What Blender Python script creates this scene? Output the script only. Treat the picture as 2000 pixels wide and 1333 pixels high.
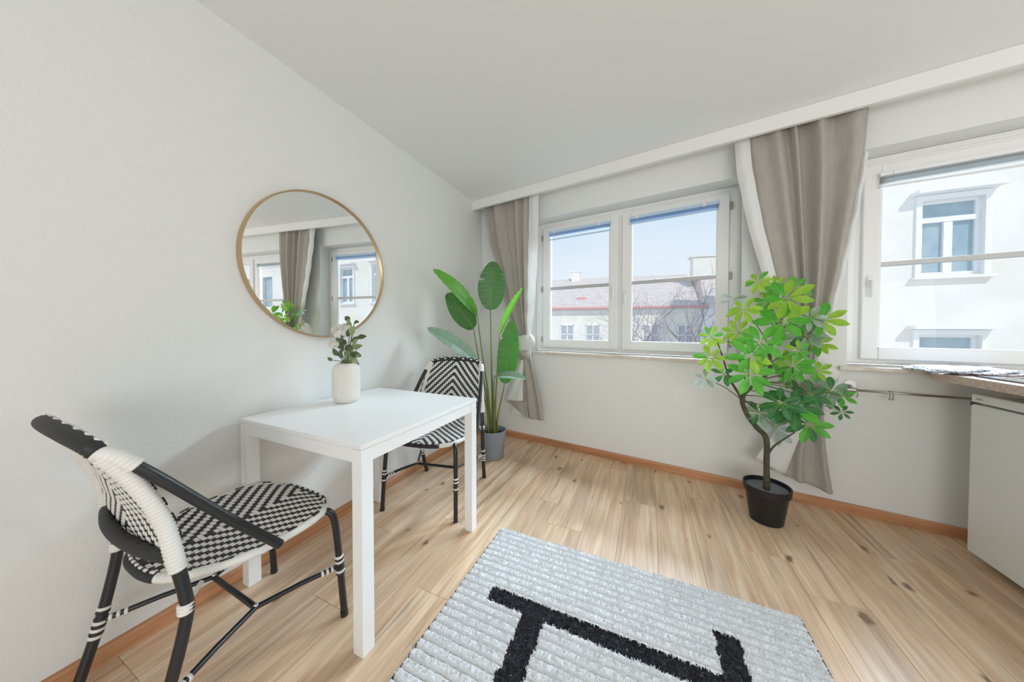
import bpy, bmesh, math, random
from mathutils import Vector, Matrix, noise
import numpy as np
for o in list(bpy.data.objects): bpy.data.objects.remove(o)
S = bpy.context.scene; COL = S.collection
PI = math.pi
A = -0.1426                    # the window wall is 8 degrees out of square with the left wall
O = Vector((-1.68, 2.9234, 0)) # corner of left wall and window wall
U = Vector((math.cos(A), math.sin(A), 0)); V = Vector((-math.sin(A), math.cos(A), 0))
CH = 2.463                     # ceiling height
# ---------------------------------------------------------------- camera
F = 588.6; yaw, pitch, roll = .4172, -.0185, .0011
f = Vector((-math.sin(yaw)*math.cos(pitch), math.cos(yaw)*math.cos(pitch), math.sin(pitch)))
r0 = Vector((math.cos(yaw), math.sin(yaw), 0)); u0 = r0.cross(f)
r = r0*math.cos(roll)+u0*math.sin(roll); u = -r0*math.sin(roll)+u0*math.cos(roll)
cam = bpy.data.cameras.new('camera'); cam.sensor_width = 36; cam.lens = F*36/2000
cam.shift_x = -(1003.3-1000)/2000; cam.shift_y = (651.5-666.5)/2000
cam.clip_start = .02; cam.clip_end = 500
co = bpy.data.objects.new('camera', cam); COL.objects.link(co)
co.matrix_world = Matrix(((r.x,u.x,-f.x,0),(r.y,u.y,-f.y,0),(r.z,u.z,-f.z,1.139),(0,0,0,1)))
S.camera = co
# ---------------------------------------------------------------- light
S.view_settings.view_transform = 'Standard'; S.view_settings.look = 'None'
S.view_settings.gamma = 1; S.view_settings.use_curve_mapping = False
S.view_settings.exposure = -0.12
S.cycles.use_denoising = True
S.cycles.max_bounces = 12; S.cycles.diffuse_bounces = 8; S.cycles.transparent_max_bounces = 24
S.cycles.sample_clamp_indirect = 6
w = bpy.data.worlds.new('sky'); S.world = w; w.use_nodes = True
nt = w.node_tree; nt.nodes.clear()
wo = nt.nodes.new('ShaderNodeOutputWorld'); bg = nt.nodes.new('ShaderNodeBackground')
tc = nt.nodes.new('ShaderNodeTexCoord'); sx = nt.nodes.new('ShaderNodeSeparateXYZ')
cr = nt.nodes.new('ShaderNodeValToRGB'); nz = nt.nodes.new('ShaderNodeTexNoise'); mx = nt.nodes.new('ShaderNodeMix')
nt.links.new(tc.outputs['Generated'], sx.inputs[0]); nt.links.new(sx.outputs['Z'], cr.inputs[0])
cr.color_ramp.elements[0].position = 0.0; cr.color_ramp.elements[0].color = (.93,.94,.98,1)
cr.color_ramp.elements[1].position = .9; cr.color_ramp.elements[1].color = (.36,.58,.92,1)
e = cr.color_ramp.elements.new(.17); e.color = (.80,.88,.98,1)
e = cr.color_ramp.elements.new(.35); e.color = (.66,.80,.96,1)
mx.data_type = 'RGBA'; nz.inputs['Scale'].default_value = 2.2; nz.inputs['Detail'].default_value = 5
mp = nt.nodes.new('ShaderNodeMapping'); mp.inputs['Scale'].default_value = (1,1,3.2)
rm = nt.nodes.new('ShaderNodeMapRange'); rm.inputs[1].default_value = .5; rm.inputs[2].default_value = .75; rm.inputs[4].default_value = .5
nt.links.new(tc.outputs['Generated'], mp.inputs[0]); nt.links.new(mp.outputs[0], nz.inputs['Vector'])
nt.links.new(nz.outputs[0], rm.inputs[0]); nt.links.new(rm.outputs[0], mx.inputs[0])
nt.links.new(cr.outputs[0], mx.inputs[6]); mx.inputs[7].default_value = (.93,.95,.99,1)
nt.links.new(mx.outputs[2], bg.inputs[0]); bg.inputs[1].default_value = 1.12
nt.links.new(bg.outputs[0], wo.inputs[0])
def lamp(name, typ, energy, color, loc, target=None, size=None, sy=None):
    l = bpy.data.lights.new(name, typ); l.energy = energy; l.color = color
    o = bpy.data.objects.new(name, l); COL.objects.link(o); o.location = loc
    if size: l.size = size
    if sy: l.shape = 'RECTANGLE'; l.size_y = sy
    if target is not None: o.rotation_euler = (Vector(target)-Vector(loc)).to_track_quat('-Z','Y').to_euler()
    return o
sun = lamp('sun', 'SUN', 2.0, (1,.95,.88), (0,0,20), target=(-9,12,5.5)); sun.data.angle = .01
# fill lamps added inside the closed room, on its rear and kitchen sides
lamp('rear_fill_lamp', 'AREA', 64, (.93,.965,1), (1.2,-2.05,1.15), (.9,2,1.9), 3.0, 1.5)
lamp('kitchen_fill_lamp', 'AREA', 14, (.93,.97,1), (3.35,.4,1.5), (-1.6,1.2,1.1), 2.0, 1.5)
# lamps added above the street to boost skylight through the two windows
for k, (uu, e_) in enumerate(((1.45,500),(3.75,620))):
    p_ = O+U*uu+V*4.5; q_ = O+U*(uu-.3)-V*1.8
    p2 = O+U*uu+V*2.5; q2 = O+U*uu-V*.9
    lamp('sky_fill_lamp', 'AREA', 215, (.74,.87,1), (p2.x,p2.y,4.9), (q2.x,q2.y,0), 3.0, 1.0)
    lamp('sky_fill_lamp', 'AREA', e_, (.72,.86,1), (p_.x,p_.y,4.5), (q_.x,q_.y,.5), 3.2, 1.2)
# ---------------------------------------------------------------- helpers
MATS = {}
def mat(name, col=(.8,.8,.8), rough=.5, metal=0, spec=.5, bump=None, vary=None, sheen=0, trans=None, island=0):
    """bump=(scale, strength, distance[, detail]); vary=(scale, colour2[, vector scale])"""
    if name in MATS: return MATS[name]
    m = bpy.data.materials.new(name); m.use_nodes = True; t = m.node_tree; b = t.nodes['Principled BSDF']
    b.inputs['Base Color'].default_value = (*col,1); b.inputs['Roughness'].default_value = rough
    b.inputs['Metallic'].default_value = metal; b.inputs['Specular IOR Level'].default_value = spec
    if sheen: b.inputs['Sheen Weight'].default_value = sheen
    c = t.nodes.new('ShaderNodeTexCoord')
    if vary:
        mp = t.nodes.new('ShaderNodeMapping'); mp.inputs['Scale'].default_value = vary[2] if len(vary) > 2 else (1,1,1)
        n = t.nodes.new('ShaderNodeTexNoise'); n.inputs['Scale'].default_value = vary[0]; n.inputs['Detail'].default_value = 5
        k = t.nodes.new('ShaderNodeMix'); k.data_type = 'RGBA'; k.inputs[6].default_value = (*col,1); k.inputs[7].default_value = (*vary[1],1)
        g = t.nodes.new('ShaderNodeMapRange'); g.inputs[1].default_value = .35; g.inputs[2].default_value = .65
        t.links.new(c.outputs['Object'], mp.inputs[0]); t.links.new(mp.outputs[0], n.inputs['Vector'])
        t.links.new(n.outputs[0], g.inputs[0]); t.links.new(g.outputs[0], k.inputs[0]); t.links.new(k.outputs[2], b.inputs['Base Color'])
    if bump:
        n = t.nodes.new('ShaderNodeTexNoise'); n.inputs['Scale'].default_value = bump[0]; n.inputs['Detail'].default_value = bump[3] if len(bump) > 3 else 3
        q = t.nodes.new('ShaderNodeBump'); q.inputs['Strength'].default_value = bump[1]; q.inputs['Distance'].default_value = bump[2]
        t.links.new(c.outputs['Object'], n.inputs['Vector']); t.links.new(n.outputs[0], q.inputs['Height']); t.links.new(q.outputs[0], b.inputs['Normal'])
    if trans:
        tr = t.nodes.new('ShaderNodeBsdfTranslucent'); tr.inputs[0].default_value = (*trans[1],1)
        ms = t.nodes.new('ShaderNodeMixShader'); ms.inputs[0].default_value = trans[0]
        t.links.new(b.outputs[0], ms.inputs[1]); t.links.new(tr.outputs[0], ms.inputs[2]); t.links.new(ms.outputs[0], t.nodes['Material Output'].inputs[0])
    MATS[name] = m; return m
def mesh(name, vs, fs, m, parent=None, smooth=False, **props):
    me = bpy.data.meshes.new(name); me.from_pydata([tuple(v) for v in vs], [], fs); me.materials.append(m)
    if smooth: me.polygons.foreach_set('use_smooth', [True]*len(me.polygons))
    me.update(); o = bpy.data.objects.new(name, me); COL.objects.link(o); o.parent = parent
    for k, v in props.items(): o[k] = v
    return o
def thing(name, label=None, cat=None, loc=(0,0,0), rz=0, group=None, kind=None):
    o = bpy.data.objects.new(name, None); COL.objects.link(o); o.empty_display_size = .1
    o.location = loc; o.rotation_euler = (0,0,rz); tag(o, label, cat, group, kind); return o
def tag(o, label=None, cat=None, group=None, kind=None):
    for k, v in (('label',label),('category',cat),('group',group),('kind',kind)):
        if v: o[k] = v
    return o
class G:
    """collects shapes into one mesh"""
    def __init__(s): s.v = []; s.f = []
    def add(s, vs, fs):
        n = len(s.v); s.v += [Vector(v) for v in vs]; s.f += [tuple(i+n for i in q) for q in fs]; return s
    def box(s, a, b, bev=0, xf=None):
        bm = bmesh.new(); x0,y0,z0 = a; x1,y1,z1 = b
        vv = [bm.verts.new(p) for p in ((x0,y0,z0),(x1,y0,z0),(x1,y1,z0),(x0,y1,z0),(x0,y0,z1),(x1,y0,z1),(x1,y1,z1),(x0,y1,z1))]
        for q in ((0,3,2,1),(4,5,6,7),(0,1,5,4),(1,2,6,5),(2,3,7,6),(3,0,4,7)): bm.faces.new([vv[i] for i in q])
        if bev: bmesh.ops.bevel(bm, geom=bm.edges[:], offset=bev, segments=2, affect='EDGES', profile=.5)
        bm.verts.index_update()
        vs = [(xf @ v.co if xf else v.co.copy()) for v in bm.verts]; fs = [[v.index for v in q.verts] for q in bm.faces]; bm.free()
        return s.add(vs, fs)
    def tube(s, path, rad, seg=12, cap=True, squash=None):
        P = [Vector(p) for p in path]; n = len(P); R = rad if hasattr(rad,'__len__') else [rad]*n
        T = [(P[min(i+1,n-1)]-P[max(i-1,0)]).normalized() for i in range(n)]
        up = Vector((0,0,1)) if abs(T[0].z) < .9 else Vector((1,0,0)); nrm = (up-T[0]*up.dot(T[0])).normalized()
        vs = []
        for i in range(n):
            nrm = (nrm-T[i]*nrm.dot(T[i])).normalized(); bn = T[i].cross(nrm)
            for k in range(seg):
                a = 2*PI*k/seg; vs.append(P[i]+(nrm*math.cos(a)+bn*math.sin(a)*(squash or 1))*R[i])
        fs = [(i*seg+k, i*seg+(k+1)%seg, (i+1)*seg+(k+1)%seg, (i+1)*seg+k) for i in range(n-1) for k in range(seg)]
        if cap: fs += [tuple(range(seg))[::-1], tuple((n-1)*seg+k for k in range(seg))]
        return s.add(vs, fs)
    def lathe(s, prof, c=(0,0,0), seg=32, rib=None):
        vs = []
        for (rr,z) in prof:
            for k in range(seg):
                a = 2*PI*k/seg; q = rr*(1+(rib*(k%2) if rib else 0)); vs.append((c[0]+q*math.cos(a), c[1]+q*math.sin(a), c[2]+z))
        fs = [(i*seg+k, i*seg+(k+1)%seg, (i+1)*seg+(k+1)%seg, (i+1)*seg+k) for i in range(len(prof)-1) for k in range(seg)]
        if prof[0][0] > 1e-6: fs.append(tuple(range(seg))[::-1])
        if prof[-1][0] > 1e-6: fs.append(tuple((len(prof)-1)*seg+k for k in range(seg)))
        return s.add(vs, fs)
    def sphere(s, c, rad, seg=12, sc=(1,1,1)):
        pr = [(math.sin(PI*i/seg), -math.cos(PI*i/seg)) for i in range(seg+1)]; g = G(); g.lathe([(max(a,1e-5),b) for a,b in pr], seg=seg*2)
        return s.add([(c[0]+v.x*rad*sc[0], c[1]+v.y*rad*sc[1], c[2]+v.z*rad*sc[2]) for v in g.v], g.f)
    def make(s, name, m, parent=None, smooth=False, **p): return mesh(name, s.v, s.f, m, parent, smooth, **p)
def auto(o, ang=40):
    o.data.polygons.foreach_set('use_smooth', [True]*len(o.data.polygons))
    o.data.set_sharp_from_angle(angle=math.radians(ang)); return o
def spline(pts, n):
    """Catmull-Rom through pts"""
    P = [Vector(p) for p in pts]; P = [2*P[0]-P[1]]+P+[2*P[-1]-P[-2]]; out = []
    m = len(P)-3
    for i in range(n+1):
        t = i/n*m; k = min(int(t), m-1); t -= k; a,b,c,d = P[k:k+4]
        out.append(.5*((2*b)+(c-a)*t+(2*a-5*b+4*c-d)*t*t+(3*b-a-3*c+d)*t**3))
    return out
def grid(fn, nu, nv, flip=False):
    vs = [fn(i/nu, j/nv) for j in range(nv+1) for i in range(nu+1)]
    fs = []
    for j in range(nv):
        for i in range(nu):
            a = j*(nu+1)+i; q = (a, a+1, a+nu+2, a+nu+1); fs.append(q[::-1] if flip else q)
    return vs, fs
def lerp_table(tab, x):
    if x >= tab[0][0]: return tab[0][1:]
    for a, b in zip(tab, tab[1:]):
        if x >= b[0]:
            t = (a[0]-x)/(a[0]-b[0]); return tuple(p+(q-p)*t for p, q in zip(a[1:], b[1:]))
    return tab[-1][1:]
# ---------------------------------------------------------------- materials
m_wall = mat('white_plaster', (.80,.815,.80), .75, spec=.25, bump=(115,.42,.004,2))
m_wallL = mat('rough_white_plaster', (.785,.80,.79), .7, spec=.3, bump=(95,.4,.004,2))
m_ceil = mat('ceiling_paint', (.84,.86,.85), .8, spec=.2, bump=(130,.12,.003,2))
m_gloss = mat('white_window_paint', (.84,.845,.84), .32, spec=.5)
m_trim = mat('valance_paint', (.83,.835,.82), .5)
m_tab = mat('table_white_lacquer', (.86,.87,.87), .28, spec=.5)
m_black = mat('black_lacquered_tube', (.012,.013,.016), .33, spec=.6)
m_bw = mat('black_weave', (.022,.023,.026), .45, spec=.45, bump=(300,.2,.001))
m_ww = mat('white_weave', (.78,.77,.74), .38, spec=.5, bump=(300,.15,.001))
m_stone = mat('beige_marble', (.62,.55,.47), .35, vary=(22,(.74,.69,.62)))
m_granite = mat('pink_granite', (.50,.36,.29), .3, vary=(75,(.68,.56,.50)))
m_steel = mat('brushed_steel', (.45,.44,.42), .32, metal=1)
m_grey = mat('grey_muntin_metal', (.50,.51,.51), .4, metal=.25)
m_brass = mat('brass_ring', (.58,.42,.25), .34, metal=.9)
m_soil = mat('dark_soil', (.012,.014,.02), .9, bump=(150,1,.01))
def glass_mat(name='window_glass', tint=(.97,.985,.985)):
    m = bpy.data.materials.new(name); m.use_nodes = True; t = m.node_tree; t.nodes.remove(t.nodes['Principled BSDF'])
    tr = t.nodes.new('ShaderNodeBsdfTransparent'); tr.inputs[0].default_value = (*tint,1)
    gl = t.nodes.new('ShaderNodeBsdfGlossy'); gl.inputs['Roughness'].default_value = .02
    lw = t.nodes.new('ShaderNodeLayerWeight'); lw.inputs[0].default_value = .5      # Schlick reflectance, the same from both sides
    pw = t.nodes.new('ShaderNodeMath'); pw.operation = 'POWER'; pw.inputs[1].default_value = 5; t.links.new(lw.outputs['Facing'], pw.inputs[0])
    fr = t.nodes.new('ShaderNodeMath'); fr.operation = 'MULTIPLY_ADD'; fr.inputs[1].default_value = .9; fr.inputs[2].default_value = .008; t.links.new(pw.outputs[0], fr.inputs[0])
    ms = t.nodes.new('ShaderNodeMixShader'); t.links.new(fr.outputs[0], ms.inputs[0]); t.links.new(tr.outputs[0], ms.inputs[1]); t.links.new(gl.outputs[0], ms.inputs[2])
    t.links.new(ms.outputs[0], t.nodes['Material Output'].inputs[0]); return m
m_glass = glass_mat()
def wood_mat(name, base, dark, light, axis, knots=True, rough=.34):
    m = bpy.data.materials.new(name); m.use_nodes = True; t = m.node_tree; b = t.nodes['Principled BSDF']; L = t.links.new
    b.inputs['Roughness'].default_value = rough; b.inputs['Specular IOR Level'].default_value = .45
    c = t.nodes.new('ShaderNodeTexCoord'); inf = t.nodes.new('ShaderNodeObjectInfo')
    off = t.nodes.new('ShaderNodeVectorMath'); off.operation = 'SCALE'; off.inputs[0].default_value = (37,61,0)
    L(inf.outputs['Random'], off.inputs['Scale'])
    ad = t.nodes.new('ShaderNodeVectorMath'); ad.operation = 'ADD'; L(c.outputs['Object'], ad.inputs[0]); L(off.outputs[0], ad.inputs[1])
    def nz(scale, vec, det=4, dist=0):
        mp = t.nodes.new('ShaderNodeMapping'); mp.inputs['Scale'].default_value = vec; L(ad.outputs[0], mp.inputs[0])
        n = t.nodes.new('ShaderNodeTexNoise'); n.inputs['Scale'].default_value = scale; n.inputs['Detail'].default_value = det; n.inputs['Distortion'].default_value = dist
        L(mp.outputs[0], n.inputs['Vector']); return n
    lo, hi = ((1,.06,1),(1,.03,1)) if axis == 'y' else ((.06,1,1),(.03,1,1))
    n1 = nz(26, lo, 6, .8); n2 = nz(130, hi, 3); n3 = nz(5.5, (1,.16,1) if axis == 'y' else (.16,1,1), 3, 1.2)
    r1 = t.nodes.new('ShaderNodeValToRGB'); L(n1.outputs[0], r1.inputs[0])
    r1.color_ramp.elements[0].position = .30; r1.color_ramp.elements[0].color = (*dark,1)
    r1.color_ramp.elements[1].position = .68; r1.color_ramp.elements[1].color = (*light,1)
    e = r1.color_ramp.elements.new(.47); e.color = (*base,1)
    def mul(col, fac_socket, a, bb, amount):
        mr = t.nodes.new('ShaderNodeMapRange'); mr.inputs[1].default_value = a; mr.inputs[2].default_value = bb
        mr.inputs[3].default_value = 1-amount; mr.inputs[4].default_value = 1; L(fac_socket, mr.inputs[0])
        x = t.nodes.new('ShaderNodeVectorMath'); x.operation = 'SCALE'; L(col, x.inputs[0]); L(mr.outputs[0], x.inputs['Scale']); return x.outputs[0]
    col = mul(r1.outputs[0], n2.outputs[0], .35, .6, .16)
    col = mul(col, n3.outputs[0], .33, .52, .20)
    col = mul(col, inf.outputs['Random'], 0, 1, .07)
    if knots:
        vo = t.nodes.new('ShaderNodeTexVoronoi'); vo.voronoi_dimensions = '2D'; vo.inputs['Scale'].default_value = 4.3; vo.inputs['Randomness'].default_value = 1
        mp = t.nodes.new('ShaderNodeMapping'); mp.inputs['Scale'].default_value = (1,.55,1) if axis == 'y' else (.55,1,1)
        dn = t.nodes.new('ShaderNodeTexNoise'); dn.inputs['Scale'].default_value = 30
        mm = t.nodes.new('ShaderNodeVectorMath'); mm.operation = 'SCALE'; mm.inputs['Scale'].default_value = .035
        L(ad.outputs[0], dn.inputs['Vector']); L(dn.outputs['Color'], mm.inputs[0])
        a2 = t.nodes.new('ShaderNodeVectorMath'); a2.operation = 'ADD'; L(ad.outputs[0], a2.inputs[0]); L(mm.outputs[0], a2.inputs[1])
        L(a2.outputs[0], mp.inputs[0]); L(mp.outputs[0], vo.inputs['Vector'])
        # only some cells hold a knot
        sp = t.nodes.new('ShaderNodeSeparateColor'); L(vo.outputs['Color'], sp.inputs[0])
        th = t.nodes.new('ShaderNodeMath'); th.operation = 'MULTIPLY_ADD'; th.inputs[1].default_value = .12; th.inputs[2].default_value = -.062
        L(sp.outputs[0], th.inputs[0])
        sb = t.nodes.new('ShaderNodeMath'); sb.operation = 'SUBTRACT'; L(vo.outputs['Distance'], sb.inputs[0]); L(th.outputs[0], sb.inputs[1])
        kr = t.nodes.new('ShaderNodeMapRange'); kr.interpolation_type = 'SMOOTHSTEP'; kr.inputs[1].default_value = -.02; kr.inputs[2].default_value = .045; kr.inputs[3].default_value = .85; kr.inputs[4].default_value = 0
        L(sb.outputs[0], kr.inputs[0]); kx = t.nodes.new('ShaderNodeMix'); kx.data_type = 'RGBA'; L(kr.outputs[0], kx.inputs[0]); L(col, kx.inputs[6]); kx.inputs[7].default_value = (.17,.085,.045,1); col = kx.outputs[2]
    if knots:      # sparse long dark cracks along the grain
        n4 = nz(9, (1,.045,1), 5, 1.6); col = mul(col, n4.outputs[0], .29, .36, .42)
    L(col, b.inputs['Base Color'])
    bp = t.nodes.new('ShaderNodeBump'); bp.inputs['Strength'].default_value = .12; bp.inputs['Distance'].default_value = .001
    L(n2.outputs[0], bp.inputs['Height']); L(bp.outputs[0], b.inputs['Normal'])
    return m
m_oak = wood_mat('knotty_oak_laminate', (.76,.52,.34), (.62,.39,.235), (.86,.66,.47), 'y')
m_skirt = wood_mat('oak_skirting', (.58,.28,.14), (.48,.22,.10), (.66,.35,.19), 'x', knots=False)
m_skirty = wood_mat('oak_skirting_side', (.58,.28,.14), (.48,.22,.10), (.66,.35,.19), 'y', knots=False)
# ---------------------------------------------------------------- the setting
XR, YB = 3.5, -2.2
def st(o): o['kind'] = 'structure'; return o
fl = thing('floor', kind='structure')
def slab(z0, z1, m, name, par=None):
    yo = lambda x_: O.y+(x_-O.x)*math.tan(A)+.30
    tp = [(-1.82,YB-.1),(XR+.14,YB-.1),(XR+.14,yo(XR+.14)),(-1.82,yo(-1.82))]; n = 4
    return G().add([(x_,y_,z_) for z_ in (z0,z1) for x_,y_ in tp], [(3,2,1,0),(4,5,6,7)]+[(k,(k+1)%n,n+(k+1)%n,n+k) for k in range(n)]).make(name, m, par)
slab(-.06, -.012, mat('subfloor',(.12,.08,.05),.9), 'subfloor', fl)
def clip_plank(x0, x1, y0, y1):
    bm = bmesh.new()
    bmesh.ops.create_cube(bm, size=1)
    for v in bm.verts: v.co = Vector((x0+(v.co.x+.5)*(x1-x0), y0+(v.co.y+.5)*(y1-y0), -.012+(v.co.z+.5)*.012))
    bmesh.ops.bisect_plane(bm, geom=bm.verts[:]+bm.edges[:]+bm.faces[:], plane_co=O-V*.004, plane_no=V, clear_outer=True)
    bd = [e for e in bm.edges if e.is_boundary]
    if bd: bmesh.ops.holes_fill(bm, edges=bd)
    top = [e for e in bm.edges if all(v.co.z > -.001 for v in e.verts) and len(e.link_faces) == 2]
    if bm.faces and top: bmesh.ops.bevel(bm, geom=top, offset=.0009, segments=1, affect='EDGES')
    if not bm.faces: bm.free(); return None
    me = bpy.data.meshes.new('plank'); bm.to_mesh(me); bm.free(); return me
random.seed(11); PW, PL = .193, 1.29
x = -1.678; row = 0
while x < XR:
    y = YB - [0,.43,.86,.21,.65,1.08][row % 6]
    while y < 3.0:
        me = clip_plank(x+.0004, min(x+PW,XR)-.0004, max(y,YB)+.0004, y+PL-.0004) if y+PL > YB+.01 else None
        if me:
            me.materials.append(m_oak); o = bpy.data.objects.new('plank', me); COL.objects.link(o); o.parent = fl
        y += PL
    x += PW; row += 1
st(G().box((-1.82,YB-.14,-.06),(-1.68,O.y+.4,CH+.1)).make('wall_left', m_wallL))
st(G().box((-1.82,YB-.14,-.06),(XR+.14,YB,CH+.1)).make('wall_rear', m_wall))
st(G().box((XR,YB,-.06),(XR+.14,2.24,CH+.1)).make('wall_right', m_wall))
st(slab(CH, CH+.12, m_ceil, 'ceiling'))
W1 = (.60,2.312); W2 = (2.83,4.54); ZB, ZT = .885, 2.204; UE = 5.3
WT = .235
wf = G()
wf.box((-.05,0,-.06),(UE,WT,ZB)); wf.box((-.05,0,ZT),(UE,WT,CH+.1))
wf.box((-.05,0,ZB),(W1[0],WT,ZT)); wf.box((W1[1],0,ZB),(W2[0],WT,ZT)); wf.box((W2[1],0,ZB),(UE,WT,ZT))
o = st(wf.make('wall_far', m_wall)); o.location = O; o.rotation_euler = (0,0,A)
# skirting boards
def skirt(name, x0, x1, m, par_loc, rz, flip):
    g = G(); pr = [(0,0),(-.015,0),(-.015,.05),(-.010,.058),(0,.060)]
    if flip: pr = [(-a,b) for a,b in pr]
    vs = [(xx, a, b) for xx in (x0,x1) for a,b in pr]; n = len(pr)
    g.add(vs, [(i,(i+1)%n,n+(i+1)%n,n+i) for i in range(n)]+[tuple(range(n))[::-1], tuple(range(n,2*n))])
    o = st(g.make(name, m)); o.location = par_loc; o.rotation_euler = (0,0,rz); return o
skirt('baseboard_far', .005, UE-.3, m_skirt, O, A, False)
o = skirt('baseboard_left', YB, O.y-.02, m_skirt, (-1.68,0,0), PI/2, False)
# curtain valance boxed along the ceiling above the window wall
g = G(); g.box((.0,-.195,2.372),(UE-.2,-.175,CH-.001),.0015); g.box((.0,-.175,CH-.03),(UE-.2,-.0,CH-.001))
g.box((.0,-.198,2.369),(UE-.2,-.172,2.374),.001)
o = st(g.make('trim_1', m_trim)); o.location = O; o.rotation_euler = (0,0,A)
# curtain rail
o = st(G().box((.02,-.13,2.418),(UE-.25,-.11,2.433),.002).make('trim_2', m_trim)); o.location = O; o.rotation_euler = (0,0,A)
# ---------------------------------------------------------------- windows
def ring(g, u0, u1, z0, z1, wv, wh, d0, d1, bev=.004):
    g.box((u0,d0,z0),(u0+wv,d1,z1),bev); g.box((u1-wv,d0,z0),(u1,d1,z1),bev)
    g.box((u0+wv-.001,d0,z0),(u1-wv+.001,d1,z0+wh),bev); g.box((u0+wv-.001,d0,z1-wh),(u1-wv+.001,d1,z1),bev)
m_hinge = mat('hinge_metal', (.42,.40,.36), .4, metal=.5)
m_ledge = mat('outer_sheet_metal', (.22,.23,.25), .6)
def window(idx, u0, u1, ua, ub, uc, ud):
    W = thing('window_%d' % idx, loc=O, rz=A, kind='structure')
    g = G(); ring(g, u0+.001, u1-.001, .913, ZT-.002, ua-u0+.03, .06, .15, .20); g.box(((ub+uc)/2-.03,.155,.95),((ub+uc)/2+.03,.2,ZT-.04),.003)
    # second rebate step of the frame
    ring(g, u0+.018, u1-.018, .925, ZT-.022, .05, .012, .142, .152, .002)
    g.make('window_frame', m_gloss, W)
    for k, (a, b) in enumerate(((ua,ub),(uc,ud))):
        s = G(); z0, z1 = .945, 2.145; ring(s, a, b, z0, z1, .075, .072, .122, .172, .006)
        sa = s.make('sash', m_gloss, W)
        bd = G(); ring(bd, a+.070, b-.070, z0+.067, z1-.050, .012, .010, .128, .165, .003); bd.make('glazing_bead', m_gloss, sa)
        G().box((a+.078,.136,1.520),(b-.078,.162,1.550),.003).make('muntin', m_grey, sa)
        G().box((a+.076,.150,z0+.072),(b-.076,.154,1.521)).make('pane', m_glass, sa)
        G().box((a+.076,.150,1.549),(b-.076,.154,z1-.072)).make('pane', m_glass, sa)
        # handle on the stile next to the other sash
        hu = b-.034 if (k == 0 and idx == 1) else a+.034
        hz = 1.50 if (idx == 1 and k == 0) else 1.43
        h = G(); h.box((hu-.014,.112,hz-.035),(hu+.014,.123,hz+.035),.004); h.tube([(hu,.115,hz),(hu,.085,hz)], .009, 10)
        h.tube(spline([(hu,.085,hz+.004),(hu,.082,hz-.02),(hu,.084,hz-.06),(hu,.086,hz-.10)],10), [.0095]*8+[.009,.008,.006], 10, squash=.7)
        auto(h.make('handle', m_gloss, sa)).__setitem__('label', 'white lever handle')
        cap = G()
        for uu in (a+.074, b-.074): cap.box((uu-.006,.124,z0+.064),(uu+.006,.134,z0+.071),.001)
        cap.make('corner_cap', mat('dark_plastic',(.08,.08,.10),.5), sa)
        he = a-.012 if k == 0 else b+.012
        for zz in ((2.055,1.533,1.02) if (idx == 1 or k == 1) else ()):
            hg = G().tube([(he,.128,zz-.03),(he,.128,zz+.03)], .0065, 8); hg.box((he-.012,.13,zz-.022),(he+.012,.142,zz+.022),.002)
            hg.make('hinge', m_hinge, W)
    wl = G().box((u0-.035,-.03,ZB-.003),(u1+.045,.205,ZB+.022),.004).make('window_sill', m_stone, W)
    wl['label'] = 'beige marble inner window sill'
    # outer ledge of sheet metal
    G().box((u0,.2,.87),(u1,WT+.05,.905)).make('outer_ledge', m_ledge, W)
    return W
window(1, *W1, .69, 1.434, 1.469, 2.24)
window(2, *W2, 2.925, 3.668, 3.703, 4.47)
m_slat = mat('blind_slat', (.84,.85,.85), .35)
m_slatb = mat('sky_tinted_slat', (.50,.66,.84), .35)  # reflected sky put into the slat colour as pale blue
DP = .0062
def blind(label, a, b, z, n, drop, m, tilt=0):
    t = thing('venetian_blind', label, 'blind', O+U*a+V*.11, A, 'raised venetian blinds'); t.location.z = z; L = b-a
    G().box((0,-.014,-.022),(L,.012,0),.002).make('headrail', m_slat if m is m_slat else m, t)
    s = G()
    for k in range(n): s.add([(.004,-.013,-.030-k*DP),(L-.004,-.013,-.030-k*DP),(L-.004,-.001,-.0275-k*DP),(.004,-.001,-.0275-k*DP),(L-.004,.011,-.030-k*DP),(.004,.011,-.030-k*DP)], [(0,1,2,3),(3,2,4,5)])
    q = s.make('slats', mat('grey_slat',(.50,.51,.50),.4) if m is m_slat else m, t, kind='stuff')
    zb = -.030-n*DP-drop
    s = G().box((.003,-.012,zb-.008),(L-.003,.010,zb),.002); 
    if tilt:
        for v in s.v: v.z += tilt*(v.x/L)
    s.make('bottom_rail', m, t)
    c = G()
    for uu in (.06, L-.10):
        c = G(); c.tube([(uu,-.002,-.02),(uu,-.002,zb)], .0012, 5); c.box((uu-.008,-.018,-.024),(uu+.008,-.0142,.004)); c.make('cord_clip', m_slat, t, kind='stuff')
    if m is m_slat or drop == 0:
        pass
    return t
blind('raised sky-tinted blind on the sash beside the corner curtain, its bottom rail hanging lower', .762, 1.372, 2.098, 4, .022, m_slatb)
blind('raised sky-tinted blind on the right sash of the left window, fully gathered', 1.532, 2.178, 2.098, 4, 0, m_slatb)
blind('raised white blind with stacked slats on the window above the counter', 2.985, 3.61, 2.085, 7, .004, m_slat, -.012)
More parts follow.
